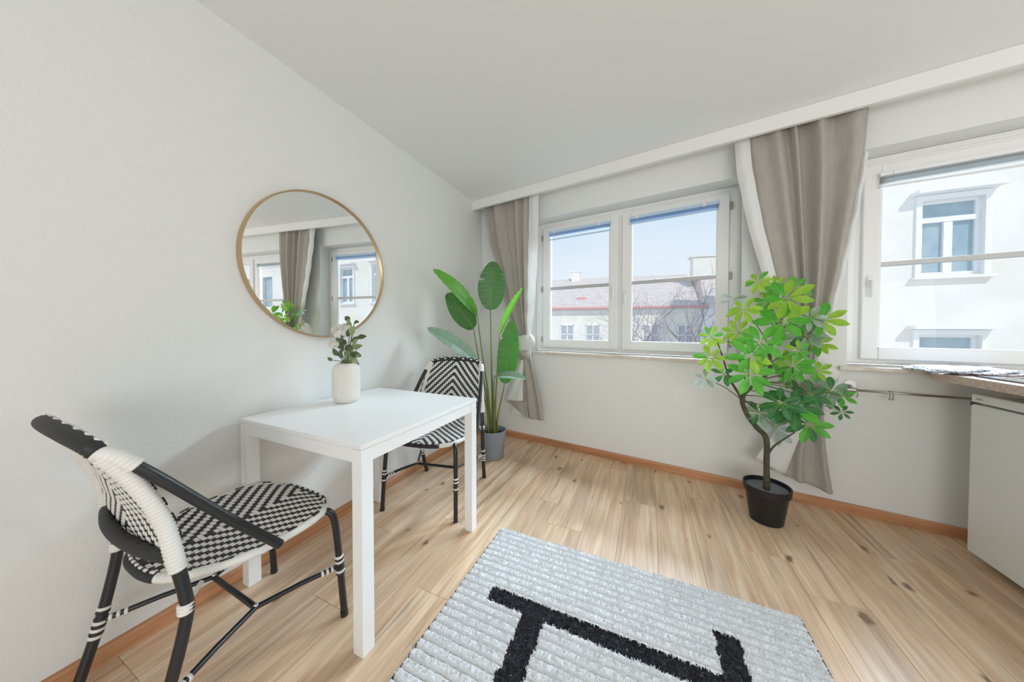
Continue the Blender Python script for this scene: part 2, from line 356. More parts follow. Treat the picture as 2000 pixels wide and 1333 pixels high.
# thin operating wand at the left sash
# ---------------------------------------------------------------- curtains
m_taupe = mat('taupe_curtain_cloth', (.39,.36,.325), .85, spec=.2, sheen=.2, bump=(420,.25,.001,2), vary=(60,(.43,.40,.365),(1,1,.25)))
m_lining = mat('white_lining_cloth', (.82,.82,.81), .85, spec=.2, trans=(.2,(.9,.9,.88)))
def folded(tab, folds, nu=150, nv=60, edge=0):
    """rows (z, uL, uR, depth, amplitude); folds = phase function of t"""
    z0, z1 = tab[0][0], tab[-1][0]
    def fn(t, s):
        z = z0+(z1-z0)*s; uL, uR, d, am = lerp_table(tab, z)
        # smooth width
        return (uL+(uR-uL)*t, d-am*folds(t, s), z)
    return grid(fn, nu, nv)
def smooth_tab(tab, n=24):
    P = [Vector(r_[:4]) for r_ in tab]; a = [r_[4] for r_ in tab]; sp = spline(P, n)
    out = []
    for i, p in enumerate(sp):
        t = i/n*(len(tab)-1); k = min(int(t), len(tab)-2); out.append((p[0],p[1],p[2],p[3],a[k]+(a[k+1]-a[k])*(t-k)))
    return out
def fold_fn(seed, peaks):
    """peaks: list of (centre, width, height)"""
    def fn(t, s):
        t2 = t+.018*math.sin(5*s+seed)*math.sin(PI*t)
        h = 0
        for c, wd, ht in peaks:
            h += ht*math.exp(-((t2-c)/wd)**2)
        ed = min(1, t/.05, (1-t)/.05)
        return (h+.12*noise.noise(Vector((t*7,s*3,seed)))+.03*math.sin(34*t+3*s))*ed
    return fn
def lining_strip(tabL, m, parent, wd_in=.02, name='lining'):
    """rolled edge seen beside the front cloth; rows (z, uOuter, uInner, depth)"""
    z0, z1 = tabL[0][0], tabL[-1][0]
    def fn(t, s):
        z = z0+(z1-z0)*s; a, b, d, _ = lerp_table(tabL, z)
        return (a+(b-a)*t, d-.014*math.sin(PI*min(1,t*1.15))+.004*math.sin(40*s+3*t), z)
    vs, fs = grid(fn, 10, 60); return mesh(name, vs, fs, m, parent, True)
def thick(o, th=.003):
    s = o.modifiers.new('thickness', 'SOLIDIFY'); s.thickness = th; s.offset = 0; return o
def knot(parent, c, sx, sz, m1, m2, tilt):
    # a wrapped band of cloth pulled around the gathered curtain, with creases
    def band(cx, cz, R1, R2, rr, tl, seed, nm, m):
        vs = []; nu, nv = 60, 26
        for i in range(nu):
            a = 2*PI*i/nu; ca, sa = math.cos(a), math.sin(a)
            p = Vector((R1*ca, R2*sa, tl*R1*ca)); rad = Vector((ca, sa, 0))
            for k in range(nv):
                b = 2*PI*k/nv
                q = rr*(1+.16*math.sin(3*b+2*a+seed)+.22*noise.noise(Vector((2.2*ca+seed,2.2*sa,1.6*math.cos(b)+1.1*math.sin(b)))))
                vs.append(Vector((cx,0,cz))+p+rad*(q*.62*math.cos(b))+Vector((0,0,q*1.25*math.sin(b))))
        fs = [(i*nv+k, i*nv+(k+1)%nv, ((i+1)%nu)*nv+(k+1)%nv, ((i+1)%nu)*nv+k) for i in range(nu) for k in range(nv)]
        vs = [Vector((c[0]+v.x, c[1]+v.y, c[2]+v.z)) for v in vs]
        return mesh(nm, vs, fs, m, parent, True)
    band(0, .02*sz, sx*.62, .035, .045*sz, tilt, 1.3, 'tied_band', m1)
    band(sx*.05, -.055*sz, sx*.40, .03, .034*sz, -tilt*1.6, 4.1, 'tied_band', m2)
# left curtain (beside the corner)
def curtain(label, c_tab, peaks, seed, low_tab, low_peaks):
    t = thing('curtain', label, 'curtain', O, A, 'knotted curtains on the window wall')
    vs, fs = folded(smooth_tab(c_tab), fold_fn(seed, peaks)); thick(mesh('upper_drape', vs, fs, m_taupe, t, True))
    vs, fs = folded(smooth_tab(low_tab), fold_fn(seed+3, low_peaks), 90, 40); lw = thick(mesh('lower_drape', vs, fs, m_taupe, t, True))
    return t, lw
c1, lw1 = curtain('taupe curtain tied in a knot beside the bird of paradise plant, nearest the corner',
    [(2.43,.115,.675,-.095,.052),(2.03,.190,.668,-.10,.048),(1.80,.27,.662,-.105,.044),(1.33,.405,.650,-.115,.03),(1.08,.52,.645,-.11,.022),(.96,.55,.655,-.11,.012)],
    [(.05,.05,.9),(.30,.10,1.0),(.55,.07,.35),(.74,.055,1.1),(.90,.045,1.0)], .7,
    [(.90,.565,.68,-.12,.012),(.82,.555,.700,-.12,.02),(.57,.585,.760,-.11,.03),(.42,.575,.79,-.10,.028),(.262,.60,.815,-.10,.024)],
    [(.08,.10,.2),(.45,.16,1.0),(.9,.12,.8)])
lining_strip([(2.42,.768,.668,-.125,0),(1.77,.757,.655,-.125,0),(1.32,.728,.648,-.125,0),(1.08,.690,.640,-.12,0),(.98,.665,.635,-.115,0)], m_lining, c1)
knot(c1, (.60,-.115,.965), .125, 1.25, m_lining, m_taupe, .25)
# the turned-up lining at the foot
def flap(parent, quad, m, d, name='lining_flap', bulge=.02):
    a, b, c, e = quad   # top left, top right, bottom right, bottom left as (u, z)
    def fn(t, s):
        p0 = (a[0]+(b[0]-a[0])*t, a[1]+(b[1]-a[1])*t); p1 = (e[0]+(c[0]-e[0])*t, e[1]+(c[1]-e[1])*t)
        return (p0[0]+(p1[0]-p0[0])*s, d-bulge*math.sin(PI*t)*(.3+.7*s)+.006*math.sin(9*t+4*s), p0[1]+(p1[1]-p0[1])*s)
    vs, fs = grid(fn, 24, 24); return thick(mesh(name, vs, fs, m, parent, True), .004)
flap(c1, ((.575,.83),(.615,.83),(.605,.425),(.405,.412)), m_lining, -.135)
flap(c1, ((.40,.400),(.64,.42),(.66,.268),(.640,.268)), m_taupe, -.118, 'cloth_flap', .01)
flap(c1, ((.47,.36),(.60,.36),(.66,.262),(.44,.272)), m_lining, -.095, 'lining_flap', .004)
# curtain between the windows
c2, lw2 = curtain('taupe curtain with white lining knotted behind the umbrella tree, between the two windows',
    [(2.435,2.302,2.872,-.092,.062),(2.15,2.338,2.856,-.096,.060),(1.80,2.396,2.812,-.10,.058),(1.44,2.472,2.762,-.105,.050),(1.14,2.538,2.705,-.115,.026),(.93,2.594,2.665,-.11,.012),(.86,2.61,2.66,-.11,.008)],
    [(.10,.10,.5),(.29,.075,.95),(.435,.032,1.1),(.64,.065,1.15),(.90,.09,.85)], 2.1,
    [(.80,2.635,2.690,-.125,.012),(.745,2.622,2.697,-.125,.02),(.49,2.575,2.712,-.115,.04),(.325,2.54,2.728,-.11,.045),(.14,2.525,2.755,-.105,.04)],
    [(.05,.08,.3),(.30,.12,1.0),(.60,.08,.0),(.88,.12,.9)])
for v in lw2.data.vertices:      # slanting hem
    s = (.80-v.co.z)/.66; v.co.z += s*s*.06*(1-(v.co.x-2.525)/.23)
lining_strip([(2.43,2.245,2.325,-.12,0),(2.185,2.261,2.345,-.128,0),(1.81,2.326,2.405,-.13,0),(1.50,2.400,2.468,-.13,0),(1.14,2.505,2.545,-.125,0),(.93,2.58,2.60,-.12,0)], m_lining, c2)
lining_strip([(2.15,2.875,2.85,-.095,0),(1.80,2.838,2.808,-.10,0),(1.37,2.772,2.735,-.10,0),(1.10,2.722,2.69,-.105,0),(.93,2.69,2.66,-.11,0)], m_lining, c2)
knot(c2, (2.655,-.125,.845), .115, 1.2, m_lining, m_taupe, -.35)
flap(c2, ((2.595,.70),(2.65,.70),(2.53,.215),(2.378,.285)), m_lining, -.15)
flap(c2, ((2.375,.282),(2.53,.215),(2.60,.185),(2.45,.232)), m_taupe, -.125, 'cloth_flap', .004)
# grommets half hidden under the valance
for t, us in ((c1,(.16,.40,.585,.665)),(c2,(2.44,2.575,2.66,2.78))):
    for uu in us:
        g = G(); pts = [(uu+.022*math.cos(a), -.155, 2.400+.022*math.sin(a)) for a in [2*PI*k/16 for k in range(17)]]
        g.tube(pts, .004, 6, cap=False); g.make('grommet', mat('grommet_metal',(.35,.34,.33),.4,metal=.8), t, True)
# ---------------------------------------------------------------- table
T = thing('dining_table', 'square white dining table with straight square legs against the left wall', 'table', (-1.256,1.092,0))
G().box((-.376,-.376,.722),(.376,.376,.74),.0015).make('tabletop', m_tab, T)
for a in (-1,1):
    for b in (-1,1):
        x0, x1 = sorted((a*.375, a*.327)); y0, y1 = sorted((b*.375, b*.327))
        G().box((x0,y0,0),(x1,y1,.7205),.0015).make('leg', m_tab, T)
for a in (-1,1):
    x0, x1 = sorted((a*.3725, a*.352)); G().box((x0,-.327,.672),(x1,.327,.7205),.001).make('apron', m_tab, T)
    G().box((-.327,x0,.672),(.327,x1,.7205),.001).make('apron', m_tab, T)
# ---------------------------------------------------------------- chairs
def seat_outline(a):
    """a=0 to the right, pi/2 to the front"""
    c, s = math.cos(a), math.sin(a); n = 2.9
    rr = (abs(c)**n+abs(s)**n)**(-1/n); x = c*rr; y = s*rr
    wx = .243+.012*y if y > -.2 else .24-.055*((-.2-y)/.8)
    return Vector((x*wx, .045+y*.235, 0))
OUT = [seat_outline(2*PI*k/180) for k in range(180)]
def seat_z(x, y):
    return .455-.012*math.cos(min(1,abs(x)/.25)*PI/2)*math.cos(max(-1,min(1,(y-.03)/.25))*PI/2)-max(0,(y-.20))**1.5*.55
def inside(x, y, m):
    X = x; Yn = (y-.045)/(.235-m); 
    if abs(Yn) >= 1: return False
    s = abs(Yn); n = 2.9
    lim = (1-s**n)**(1/n); wx = .243+.012*Yn if Yn > -.2 else .24-.055*((-.2-Yn)/.8)
    return abs(X) < lim*(wx-m)
def floats(place, cells, h=.0022):
    """small crowned strands; place(a,b,h)->point; cells = (a0,a1,b0,b1)"""
    g = G()
    for a0,a1,b0,b1 in cells:
        ea, eb = (a1-a0), (b1-b0); pts = []
        for bb, hh in ((b0+.02*eb,.3),(b0+.15*eb,1),(b1-.15*eb,1),(b1-.02*eb,.3)):
            for aa, q in ((a0+.01*ea,.6),(a0+.2*ea,1),(a1-.2*ea,1),(a1-.01*ea,.6)): pts.append(place(aa, bb, h*min(hh,q)))
        n = 4; fs = [(j*n+i, j*n+i+1, (j+1)*n+i+1, (j+1)*n+i) for j in range(3) for i in range(3)]
        g.add(pts, fs)
    return g
def ribbed(path, rad, pitch, seg=12):
    L = [0]
    for a, b in zip(path, path[1:]): L.append(L[-1]+(b-a).length)
    n = max(2, int(L[-1]/pitch)*3); pts = []; rr = []
    for i in range(n+1):
        s = L[-1]*i/n; k = 0
        while k < len(L)-2 and L[k+1] < s: k += 1
        t = (s-L[k])/max(1e-9, L[k+1]-L[k]); pts.append(path[k].lerp(path[k+1], t)); rr.append(rad*(.90 if i % 3 == 0 else 1.0))
    return pts, rr
BACKP = [(.24,-.262,0),(.250,-.207,.2),(.258,-.170,.38),(.256,-.170,.45),(.250,-.186,.556),(.240,-.198,.64),(.229,-.222,.72),(.218,-.252,.79),(.209,-.290,.855)]
def up_at(z):
    for a, b in zip(BACKP, BACKP[1:]):
        if b[2] >= z: t = (z-a[2])/(b[2]-a[2]); return (a[0]+(b[0]-a[0])*t, a[1]+(b[1]-a[1])*t)
    return BACKP[-1][:2]
def make_chair(label, loc, rz):
    t = thing('woven_chair', label, 'chair', loc, rz, 'woven bistro chairs at the table')
    # seat: dark under-shell, strands, wrapped rim
    g = G(); n = len(OUT); rings = [(.985,-.012),(.985,-.002),(.66,-.002),(.33,-.002)]
    vs = []
    for sc, dz in rings:
        for p in OUT:
            x, y = p.x*sc, .045+(p.y-.045)*sc; vs.append((x, y, seat_z(x,y)+dz-.001))
    vs.append((0,.045,seat_z(0,.045)-.003)); vs.append((0,.045,seat_z(0,.045)-.014))
    fs = [(j*n+k, j*n+(k+1)%n, (j+1)*n+(k+1)%n, (j+1)*n+k) for j in range(3) for k in range(n)]
    fs += [(3*n+k, 3*n+(k+1)%n, 4*n) for k in range(n)]+[((k+1)%n, k, 4*n+1) for k in range(n)]
    g.add(vs, fs); seat = g.make('seat', m_bw, t, True)
    p, P = .0125, .050; blk, wht = [], []
    for i in range(-22, 22):
        x0 = i*p; xc = abs(x0+p/2); k = -16
        while k < 16:
            for h in (0,2,3):      # black strands run long, white ones show as two short bricks
                y0 = k*P+h*P/4+xc; y1 = y0+(P/2+.0015 if h == 0 else P/4)
                if inside(x0+p/2, (y0+y1)/2, .006): (blk if h < 2 else wht).append((x0, x0+p, y0, y1))
            k += 1
    pl = lambda a, b, h: (a, b, seat_z(a,b)-.002+h)
    floats(pl, blk, .0030).make('black_strands', m_bw, seat, True, kind='stuff')
    floats(pl, wht, .0042).make('white_strands', m_ww, seat, True, kind='stuff')
    def rim(a0, a1, m, nm, dr=0):
        pts = []
        for k in range(41):
            a = math.radians(a0+(a1-a0)*k/40); q = seat_outline(a); pts.append(Vector((q.x,q.y,seat_z(q.x,q.y)-.011)))
        pp, rr = ribbed(pts, .0135+dr, .0085, 10); G().tube(pp, rr, 10).make(nm, m, seat, True)
    rim(-62,62,m_ww,'rim_wrap'); rim(118,242,m_ww,'rim_wrap'); rim(60,120,m_bw,'rim_wrap',.0003); rim(240,300,m_bw,'rim_wrap',.0003)
    # dashes crossing the wrapped rim
    ds = G()
    for a0 in (-48,-30,-12,8,28,48,132,152,172,192,210,228):
        pts = []
        for k in range(5):
            a = math.radians(a0+k*1.6); q = seat_outline(a); pts.append(Vector((q.x,q.y,seat_z(q.x,q.y)+.0026)))
        ds.tube(pts, .0032, 6)
    ds.make('rim_dashes', m_bw, seat, True, kind='stuff')
    ds = G()
    for a0 in list(range(66,118,8))+list(range(246,298,8)):
        pts = []
        for k in range(4):
            a = math.radians(a0+k*1.2); q = seat_outline(a); pts.append(Vector((q.x,q.y,seat_z(q.x,q.y)+.0030)))
        ds.tube(pts, .0042, 6)
    ds.make('rim_dashes', m_ww, seat, True, kind='stuff')
    # legs, braces
    for s in (-1,1):
        lp = spline([(s*.185,.185,.436),(s*.212,.222,.437),(s*.228,.240,.415),(s*.234,.250,.36),(s*.240,.262,.2),(s*.245,.275,.006)], 26)
        lg = auto(G().tube(lp, .0125, 14).make('front_leg', m_black, t)); auto(G().tube([(s*.245,.2752,0),(s*.2447,.2735,.02)], .0138, 14).make('foot_cap', m_black, lg))
        rp = spline([(s*a,b,max(c,.006)) for a,b,c in BACKP], 48)
        lg2 = auto(G().tube(rp, .0135, 14).make('back_leg', m_black, t)); auto(G().tube([(s*.24,-.262,0),(s*.2405,-.2605,.02)], .0148, 14).make('foot_cap', m_black, lg2))
        wr = [q for q in rp if .512 < q.z < .85]; pp, rr = ribbed(wr, .0185, .0095); G().tube(pp, rr, 14).make('white_wrapping', m_ww, lg2, True)
        dd = G()
        for zz in (.60,.645,.69,.735,.78):
            x_, y_ = up_at(zz); x2, y2 = up_at(zz+.022); dd.tube([(s*(x_+.004),y_+.0182,zz),(s*(x2+.004),y2+.0182,zz+.022)], .0040, 6)
        dd.make('wrap_dashes', m_bw, lg2, True, kind='stuff')
        # lashing at the seat and striped lashing lower down
        x_, y_ = up_at(.415); pp, rr = ribbed([Vector((s*(x_),y_,.402)),Vector((s*(x_),y_,.428))], .0165, .008); g = G().tube(pp, rr, 14)
        g.tube([(s*x_,y_,.418),(s*.215,-.125,.432)], .006, 8); g.make('lashing', m_ww, lg2, True)
        for fr, top, lz in ((lp,.245,lg),(rp,.235,lg2)):
            gw, gb = G(), G()
            for k in range(9):
                zc = top-.0095*k; q = min(fr, key=lambda v: abs(v.z-zc)); a = q; b = min(fr, key=lambda v: abs(v.z-zc+.03))
                d_ = (a-b).normalized(); c_ = b+d_*((zc-b.z)/d_.z) if abs(d_.z) > .1 else q
                (gw if k % 2 == 0 else gb).tube([c_-d_*.0048, c_-d_*.002, c_+d_*.002, c_+d_*.0048], [.0142,.0158,.0158,.0142], 14)
            gw.make('lashing', m_ww, lz, True, kind='stuff'); gb.make('lashing', m_bw, lz, True, kind='stuff')
        # forward brace from back corner to seat side
        br = spline([(s*.205,-.292,.858),(s*.222,-.258,.828),(s*.240,-.200,.757),(s*.264,-.085,.602),(s*.286,.032,.456)], 40)
        b_ = auto(G().tube(br, .0132, 16).make('arm_brace', m_black, t))
        pp, rr = ribbed(br[:15], .0195, .0095); G().tube(pp, rr, 16).make('white_wrapping', m_ww, b_, True)
        # stretcher arms from both legs to a joint
        J = Vector((s*.145,.03,.200)); st_ = G()
        for e_ in (Vector((s*.2395,.258,.208)), Vector((s*.2495,-.210,.200))):
            st_.tube([e_, e_.lerp(J,.5)+Vector((0,0,.004)), J], .0082, 10)
        so = auto(st_.make('stretcher', m_black, t))
        for e_ in (Vector((s*.2395,.258,.208)), Vector((s*.2495,-.210,.200))):
            gw = G(); d_ = (J-e_).normalized()
            for k in range(3):
                q = e_+d_*(.020+.016*k); gw.tube([q, q+d_*.008], .0112, 10)
            gw.make('lashing', m_ww, so, True, kind='stuff')
        G().sphere(J+Vector((0,0,.006)), .0075, 8).make('bolt', mat('zinc_bolt',(.55,.56,.55),.35,metal=.8), so, True)
    cb = G().tube([(-.145,.03,.198),(.145,.03,.198)], .009, 10); auto(cb.make('cross_stretcher', m_black, t))
    # woven back
    z0, z1 = .556, .872
    def bp(a, b, h):     # a in metres across, b in metres of height
        z = z0+b; x_, y_ = up_at(min(z,.855)); 
        if z > .855: y_ -= (z-.855)*.5
        bow = -.010*(1-(a/.25)**2)
        return (a, y_+bow+h+.004, z)
    def ztop(a):
        a = abs(a); T_ = [(0,.892),(.06,.891),(.12,.886),(.17,.877),(.19,.870),(.215,.855)]
        for p_, q_ in zip(T_, T_[1:]):
            if a <= q_[0]: return p_[1]+(q_[1]-p_[1])*(a-p_[0])/(q_[0]-p_[0])
        return .85
    def bgrid(tt, s):
        a = (tt*2-1); hh = ztop(a*.2)-z0; zz = z0+s*hh; return bp(a*(up_at(min(zz,.855))[0]-.006), s*hh, -.003)
    g = G(); vs, fs = grid(bgrid, 24, 20); g.add(vs, fs)
    bk = thick(g.make('backrest', m_bw, t, True), .004)
    for face, sgn in ((1,1),(-1,-1)):
        blk, wht = [], []
        for i in range(-20, 20):
            a0 = i*p; xc = abs(a0+p/2)
            for k in range(-2, 14):
                for h in (0,2,3):
                    b0 = k*P+h*P/4-xc+.02; b1 = b0+(P/2+.0015 if h == 0 else P/4); zc = z0+(b0+b1)/2
                    if 0 <= (b0+b1)/2 and zc < ztop(xc)-.004 and xc < up_at(min(zc,.855))[0]-.012: (blk if h < 2 else wht).append((a0,a0+p,b0,b1))
        fp = (lambda a, b, h: bp(a, b, h)) if sgn > 0 else (lambda a, b, h: bp(a, b, -.006-h))
        floats(fp, blk, .0028).make('black_strands', m_bw, bk, True, kind='stuff')
        floats(fp, wht, .0040).make('white_strands', m_ww, bk, True, kind='stuff')
    pts = spline([(-.214,-.291,.857),(-.195,-.301,.873),(-.12,-.312,.886),(0,-.317,.891),(.12,-.312,.886),(.195,-.301,.873),(.214,-.291,.857)], 40)
    pp, rr = ribbed(pts, .0185, .010); G().tube(pp, rr, 14).make('top_rail', m_bw, t, True)
    ds = G()
    for k in range(3, 38, 2):
        q = pts[k]; th = .50 if (k//2) % 2 else 1.15      # angle from the crest towards the front
        n_ = Vector((0,math.sin(th),math.cos(th)))
        ds.box((-.0085,-.0050,-.0022),(.0085,.0050,.0022),.001, Matrix.Translation(q+n_*.0185)@Matrix.Rotation(-th,4,'X'))
    ds.make('rail_checks', m_ww, t, True, kind='stuff')
    pts = spline([(-.250,-.186,.556),(-.20,-.199,.556),(-.11,-.214,.556),(0,-.220,.556),(.11,-.214,.556),(.20,-.199,.556),(.250,-.186,.556)], 30)
    pp, rr = ribbed(pts, .0165, .011); G().tube(pp, rr, 14).make('lower_rail', m_bw, t, True)
    return t
make_chair('black and white woven bistro chair in the left foreground, its back to the camera', (-1.338,.532,0), math.radians(-1.2))
make_chair('black and white woven chair behind the table, in front of the grey pot', (-1.31,1.682,0), math.radians(191))
# ---------------------------------------------------------------- mirror
MR = thing('round_mirror', 'large round wall mirror with a thin brass frame above the table', 'mirror', (-1.68,1.13,1.482))
def yz_ring(g, prof, seg=128):
    n = len(prof)
    vs = [(x, rr*math.cos(2*PI*k/seg), rr*math.sin(2*PI*k/seg)) for k in range(seg) for rr, x in prof]
    g.add(vs, [(k*n+i, ((k+1)%seg)*n+i, ((k+1)%seg)*n+(i+1)%n, k*n+(i+1)%n) for k in range(seg) for i in range(n)]); return g
o = auto(yz_ring(G(), [(.398,.004),(.398,.030),(.390,.030),(.390,.022),(.386,.004)]).make('frame', m_brass, MR))
mm = mat('mirror_silver', (.90,.915,.905), .0, metal=1)
g = G(); seg = 128; g.add([(.020,.391*math.cos(2*PI*k/seg),.391*math.sin(2*PI*k/seg)) for k in range(seg)]+[(.006,.391*math.cos(2*PI*k/seg),.391*math.sin(2*PI*k/seg)) for k in range(seg)],
    [tuple(range(seg)), tuple(range(seg,2*seg))[::-1]]+[(k, seg+k, seg+(k+1)%seg, (k+1)%seg) for k in range(seg)])
g.make('mirror_glass', mm, MR)
# ---------------------------------------------------------------- vase and bouquet
m_vase = mat('ivory_ceramic', (.74,.71,.66), .5, spec=.4)
VX, VY = -1.478, 1.113
t = thing('ribbed_vase', 'ivory ceramic vase with vertical ribs on the white table', 'vase', (VX,VY,.74))
pr = [(.045,0),(.055,.004),(.062,.018),(.066,.035),(.0675,.06),(.0675,.16),(.065,.180),(.057,.197),(.046,.206),(.040,.209),(.036,.207),(.034,.198),(.034,.15)]
vs = []; SG = 264
for rr, z in pr:
    dp = .0022*min(1,max(0,(rr-.045)/.015))
    for k in range(SG):
        a = 2*PI*k/SG; q = rr-dp*(1-abs(math.sin(22*a)))**2; vs.append((q*math.cos(a),q*math.sin(a),z))
fs = [(i*SG+k, i*SG+(k+1)%SG, (i+1)*SG+(k+1)%SG, (i+1)*SG+k) for i in range(len(pr)-1) for k in range(SG)]+[tuple(range(SG))[::-1]]
auto(mesh('vase_body', vs, fs, m_vase, t), 50)
def leaf(g, base, d, up, L, Wd, curl=.15, cup=.15, n=8, tipw=1.0, prof=None):
    d = d.normalized(); s = d.cross(up).normalized(); nn = s.cross(d).normalized(); rows = []
    for i in range(n+1):
        q = i/n; w_ = (prof(q) if prof else math.sin(PI*q**.85)**.8)*Wd/2 if 0 < i < n else .0006
        c = base+d*(L*(q-.12*curl*q*q))-nn*(curl*L*q*q)
        rows.append([c-s*w_+nn*(cup*w_), c-s*w_*.5+nn*cup*w_*.3, c, c+s*w_*.5+nn*cup*w_*.3, c+s*w_+nn*(cup*w_)])
    vs = [v for r_ in rows for v in r_]; g.add(vs, [(j*5+i, j*5+i+1, (j+1)*5+i+1, (j+1)*5+i) for j in range(n) for i in range(4)])
def leaf_mat(name, c1, c2, tr, rough=.42):
    m = mat(name, c1, rough, spec=.5, vary=(28,c2), bump=(60,.2,.002), trans=tr); return m
m_euc = leaf_mat('dusty_dark_leaf', (.045,.065,.03), (.10,.12,.06), (.15,(.25,.35,.12)))
m_euc2 = leaf_mat('pale_olive_leaf', (.22,.26,.12), (.33,.36,.20), (.25,(.45,.55,.25)))
m_stem = mat('green_stem', (.12,.15,.05), .5)
b = thing('bouquet', 'small bouquet of white roses and dusty green leaves in the ribbed vase', 'flowers', (VX,VY,.94))
cu = Vector((.914,.405,0)); cf = Vector((-.405,.914,0))
def cp(a, z, dd=0): return cu*a+cf*dd+Vector((0,0,z))
stems = G(); ends = [(-.068,.022),(-.055,.06),(-.035,.10),(.0,.13),(.03,.16),(.045,.12),(.02,.20),(.05,.22),(.06,.08),(-.02,.17)]
for a, z in ends: stems.tube(spline([cp(0,-.12),cp(a*.3,z*.2),cp(a,z,.01*math.sin(a*90))],8), .0022, 6)
stems.make('stems', m_stem, b, True)
random.seed(5)
LV = [(-.045,.085,60,.055,'d'),(-.052,.045,120,.05,'d'),(-.075,.02,135,.03,'d'),(-.02,.115,95,.062,'d'),(.018,.15,75,.06,'d'),(.004,.085,20,.055,'d'),(-.015,.055,70,.06,'d'),(.03,.06,-10,.06,'d'),
      (.012,.025,-35,.055,'d'),(-.012,.018,200,.045,'d'),(.035,.03,-15,.05,'p'),(.025,.04,15,.06,'p'),(.03,.085,25,.055,'p'),(.045,.10,65,.05,'p'),(.04,.16,65,.055,'p'),(.02,.19,100,.06,'p'),
      (.06,.145,12,.050,'d'),(.012,.235,140,.045,'d'),(.035,.228,5,.035,'d'),(.0,.11,150,.05,'d'),(-.03,.03,100,.05,'d'),(.0,.05,45,.055,'p'),(.022,.12,40,.05,'d')]
for k, (a, z, an, L_, ty) in enumerate(LV):
    g = G(); th = math.radians(an); dv = cu*math.cos(th)+Vector((0,0,math.sin(th)))-cf*random.uniform(-.35,.5)
    leaf(g, cp(a,z,random.uniform(-.03,.02)), dv, -cf+Vector((random.uniform(-.4,.4),random.uniform(-.4,.4),.5)), L_, L_*.62, .15, .15)
    g.make('leaf', m_euc if ty == 'd' else m_euc2, b, True)
m_pet = mat('white_petal', (.86,.84,.80), .6, trans=(.3,(.95,.92,.88)))
for (ra, rz_, rr, dd) in ((-.035,.175,.042,0),(-.058,.115,.030,-.01),(.002,.205,.026,.01)):
    fo = G(); c = cp(ra, rz_, dd); rr *= .92
    axis = Vector((.30,-.55,.75)).normalized(); e1 = axis.orthogonal().normalized(); e2 = axis.cross(e1)
    for lay, nn_ in enumerate((3,4,5,6)):
        R_ = rr*(.38+.20*lay); top = .30+.22*lay
        for k in range(nn_):
            a0 = 2*PI*(k+.41*lay)/nn_; half = 2.3/nn_*1.25
            def pf(tt, ss):
                az = a0+half*(tt*2-1)*(1-.35*ss*ss); pol = PI*.80-(PI*.80-top-.18*(tt*2-1)**2)*ss
                q_ = R_*(1+.16*max(0,ss-.7)/.3+.05*math.sin(6*tt+k))
                d_ = e1*math.cos(az)+e2*math.sin(az)
                return c+axis*(math.cos(pol)*q_*.95)+d_*(math.sin(pol)*q_)
            vv, ff = grid(pf, 6, 7); fo.add(vv, ff)
    fo.make('rose', m_pet, b, True)['label'] = 'white rose head'
# ---------------------------------------------------------------- bird of paradise plant
m_gpot = mat('blue_grey_pot', (.24,.285,.34), .45, spec=.4, vary=(6,(.30,.34,.39)))
POT = Vector((-1.232,2.335,0))
t = thing('grey_plant_pot', 'round blue-grey plant pot on the floor in the corner', 'pot', POT)
auto(G().lathe([(.084,0),(.088,.003),(.112,.236),(.115,.244),(.113,.248),(.108,.246),(.106,.236),(.101,.19),(.0001,.188)], seg=64).make('pot_body', m_gpot, t), 50)
bp_ = thing('bird_of_paradise_plant', 'tall bird of paradise plant with broad paddle leaves in the grey pot', 'plant', POT+Vector((0,0,.19)))
auto(G().lathe([(.100,.0),(.100,.012),(.0001,.016)], seg=40).make('soil', m_soil, bp_))
m_st1 = leaf_mat('dark_paddle_leaf', (.030,.12,.025), (.05,.18,.035), (.18,(.12,.42,.05)), .35)
m_st2 = leaf_mat('bright_paddle_leaf', (.08,.30,.04), (.13,.42,.05), (.35,(.3,.8,.08)), .38)
m_st3 = leaf_mat('silvery_leaf_underside', (.20,.32,.24), (.28,.40,.33), (.2,(.4,.6,.4)), .4)
m_vein = mat('pale_midrib', (.20,.34,.10), .4); m_stalk = mat('olive_stalk', (.12,.16,.035), .45, vary=(9,(.20,.24,.06),(1,1,.3)))
O2 = bp_.location
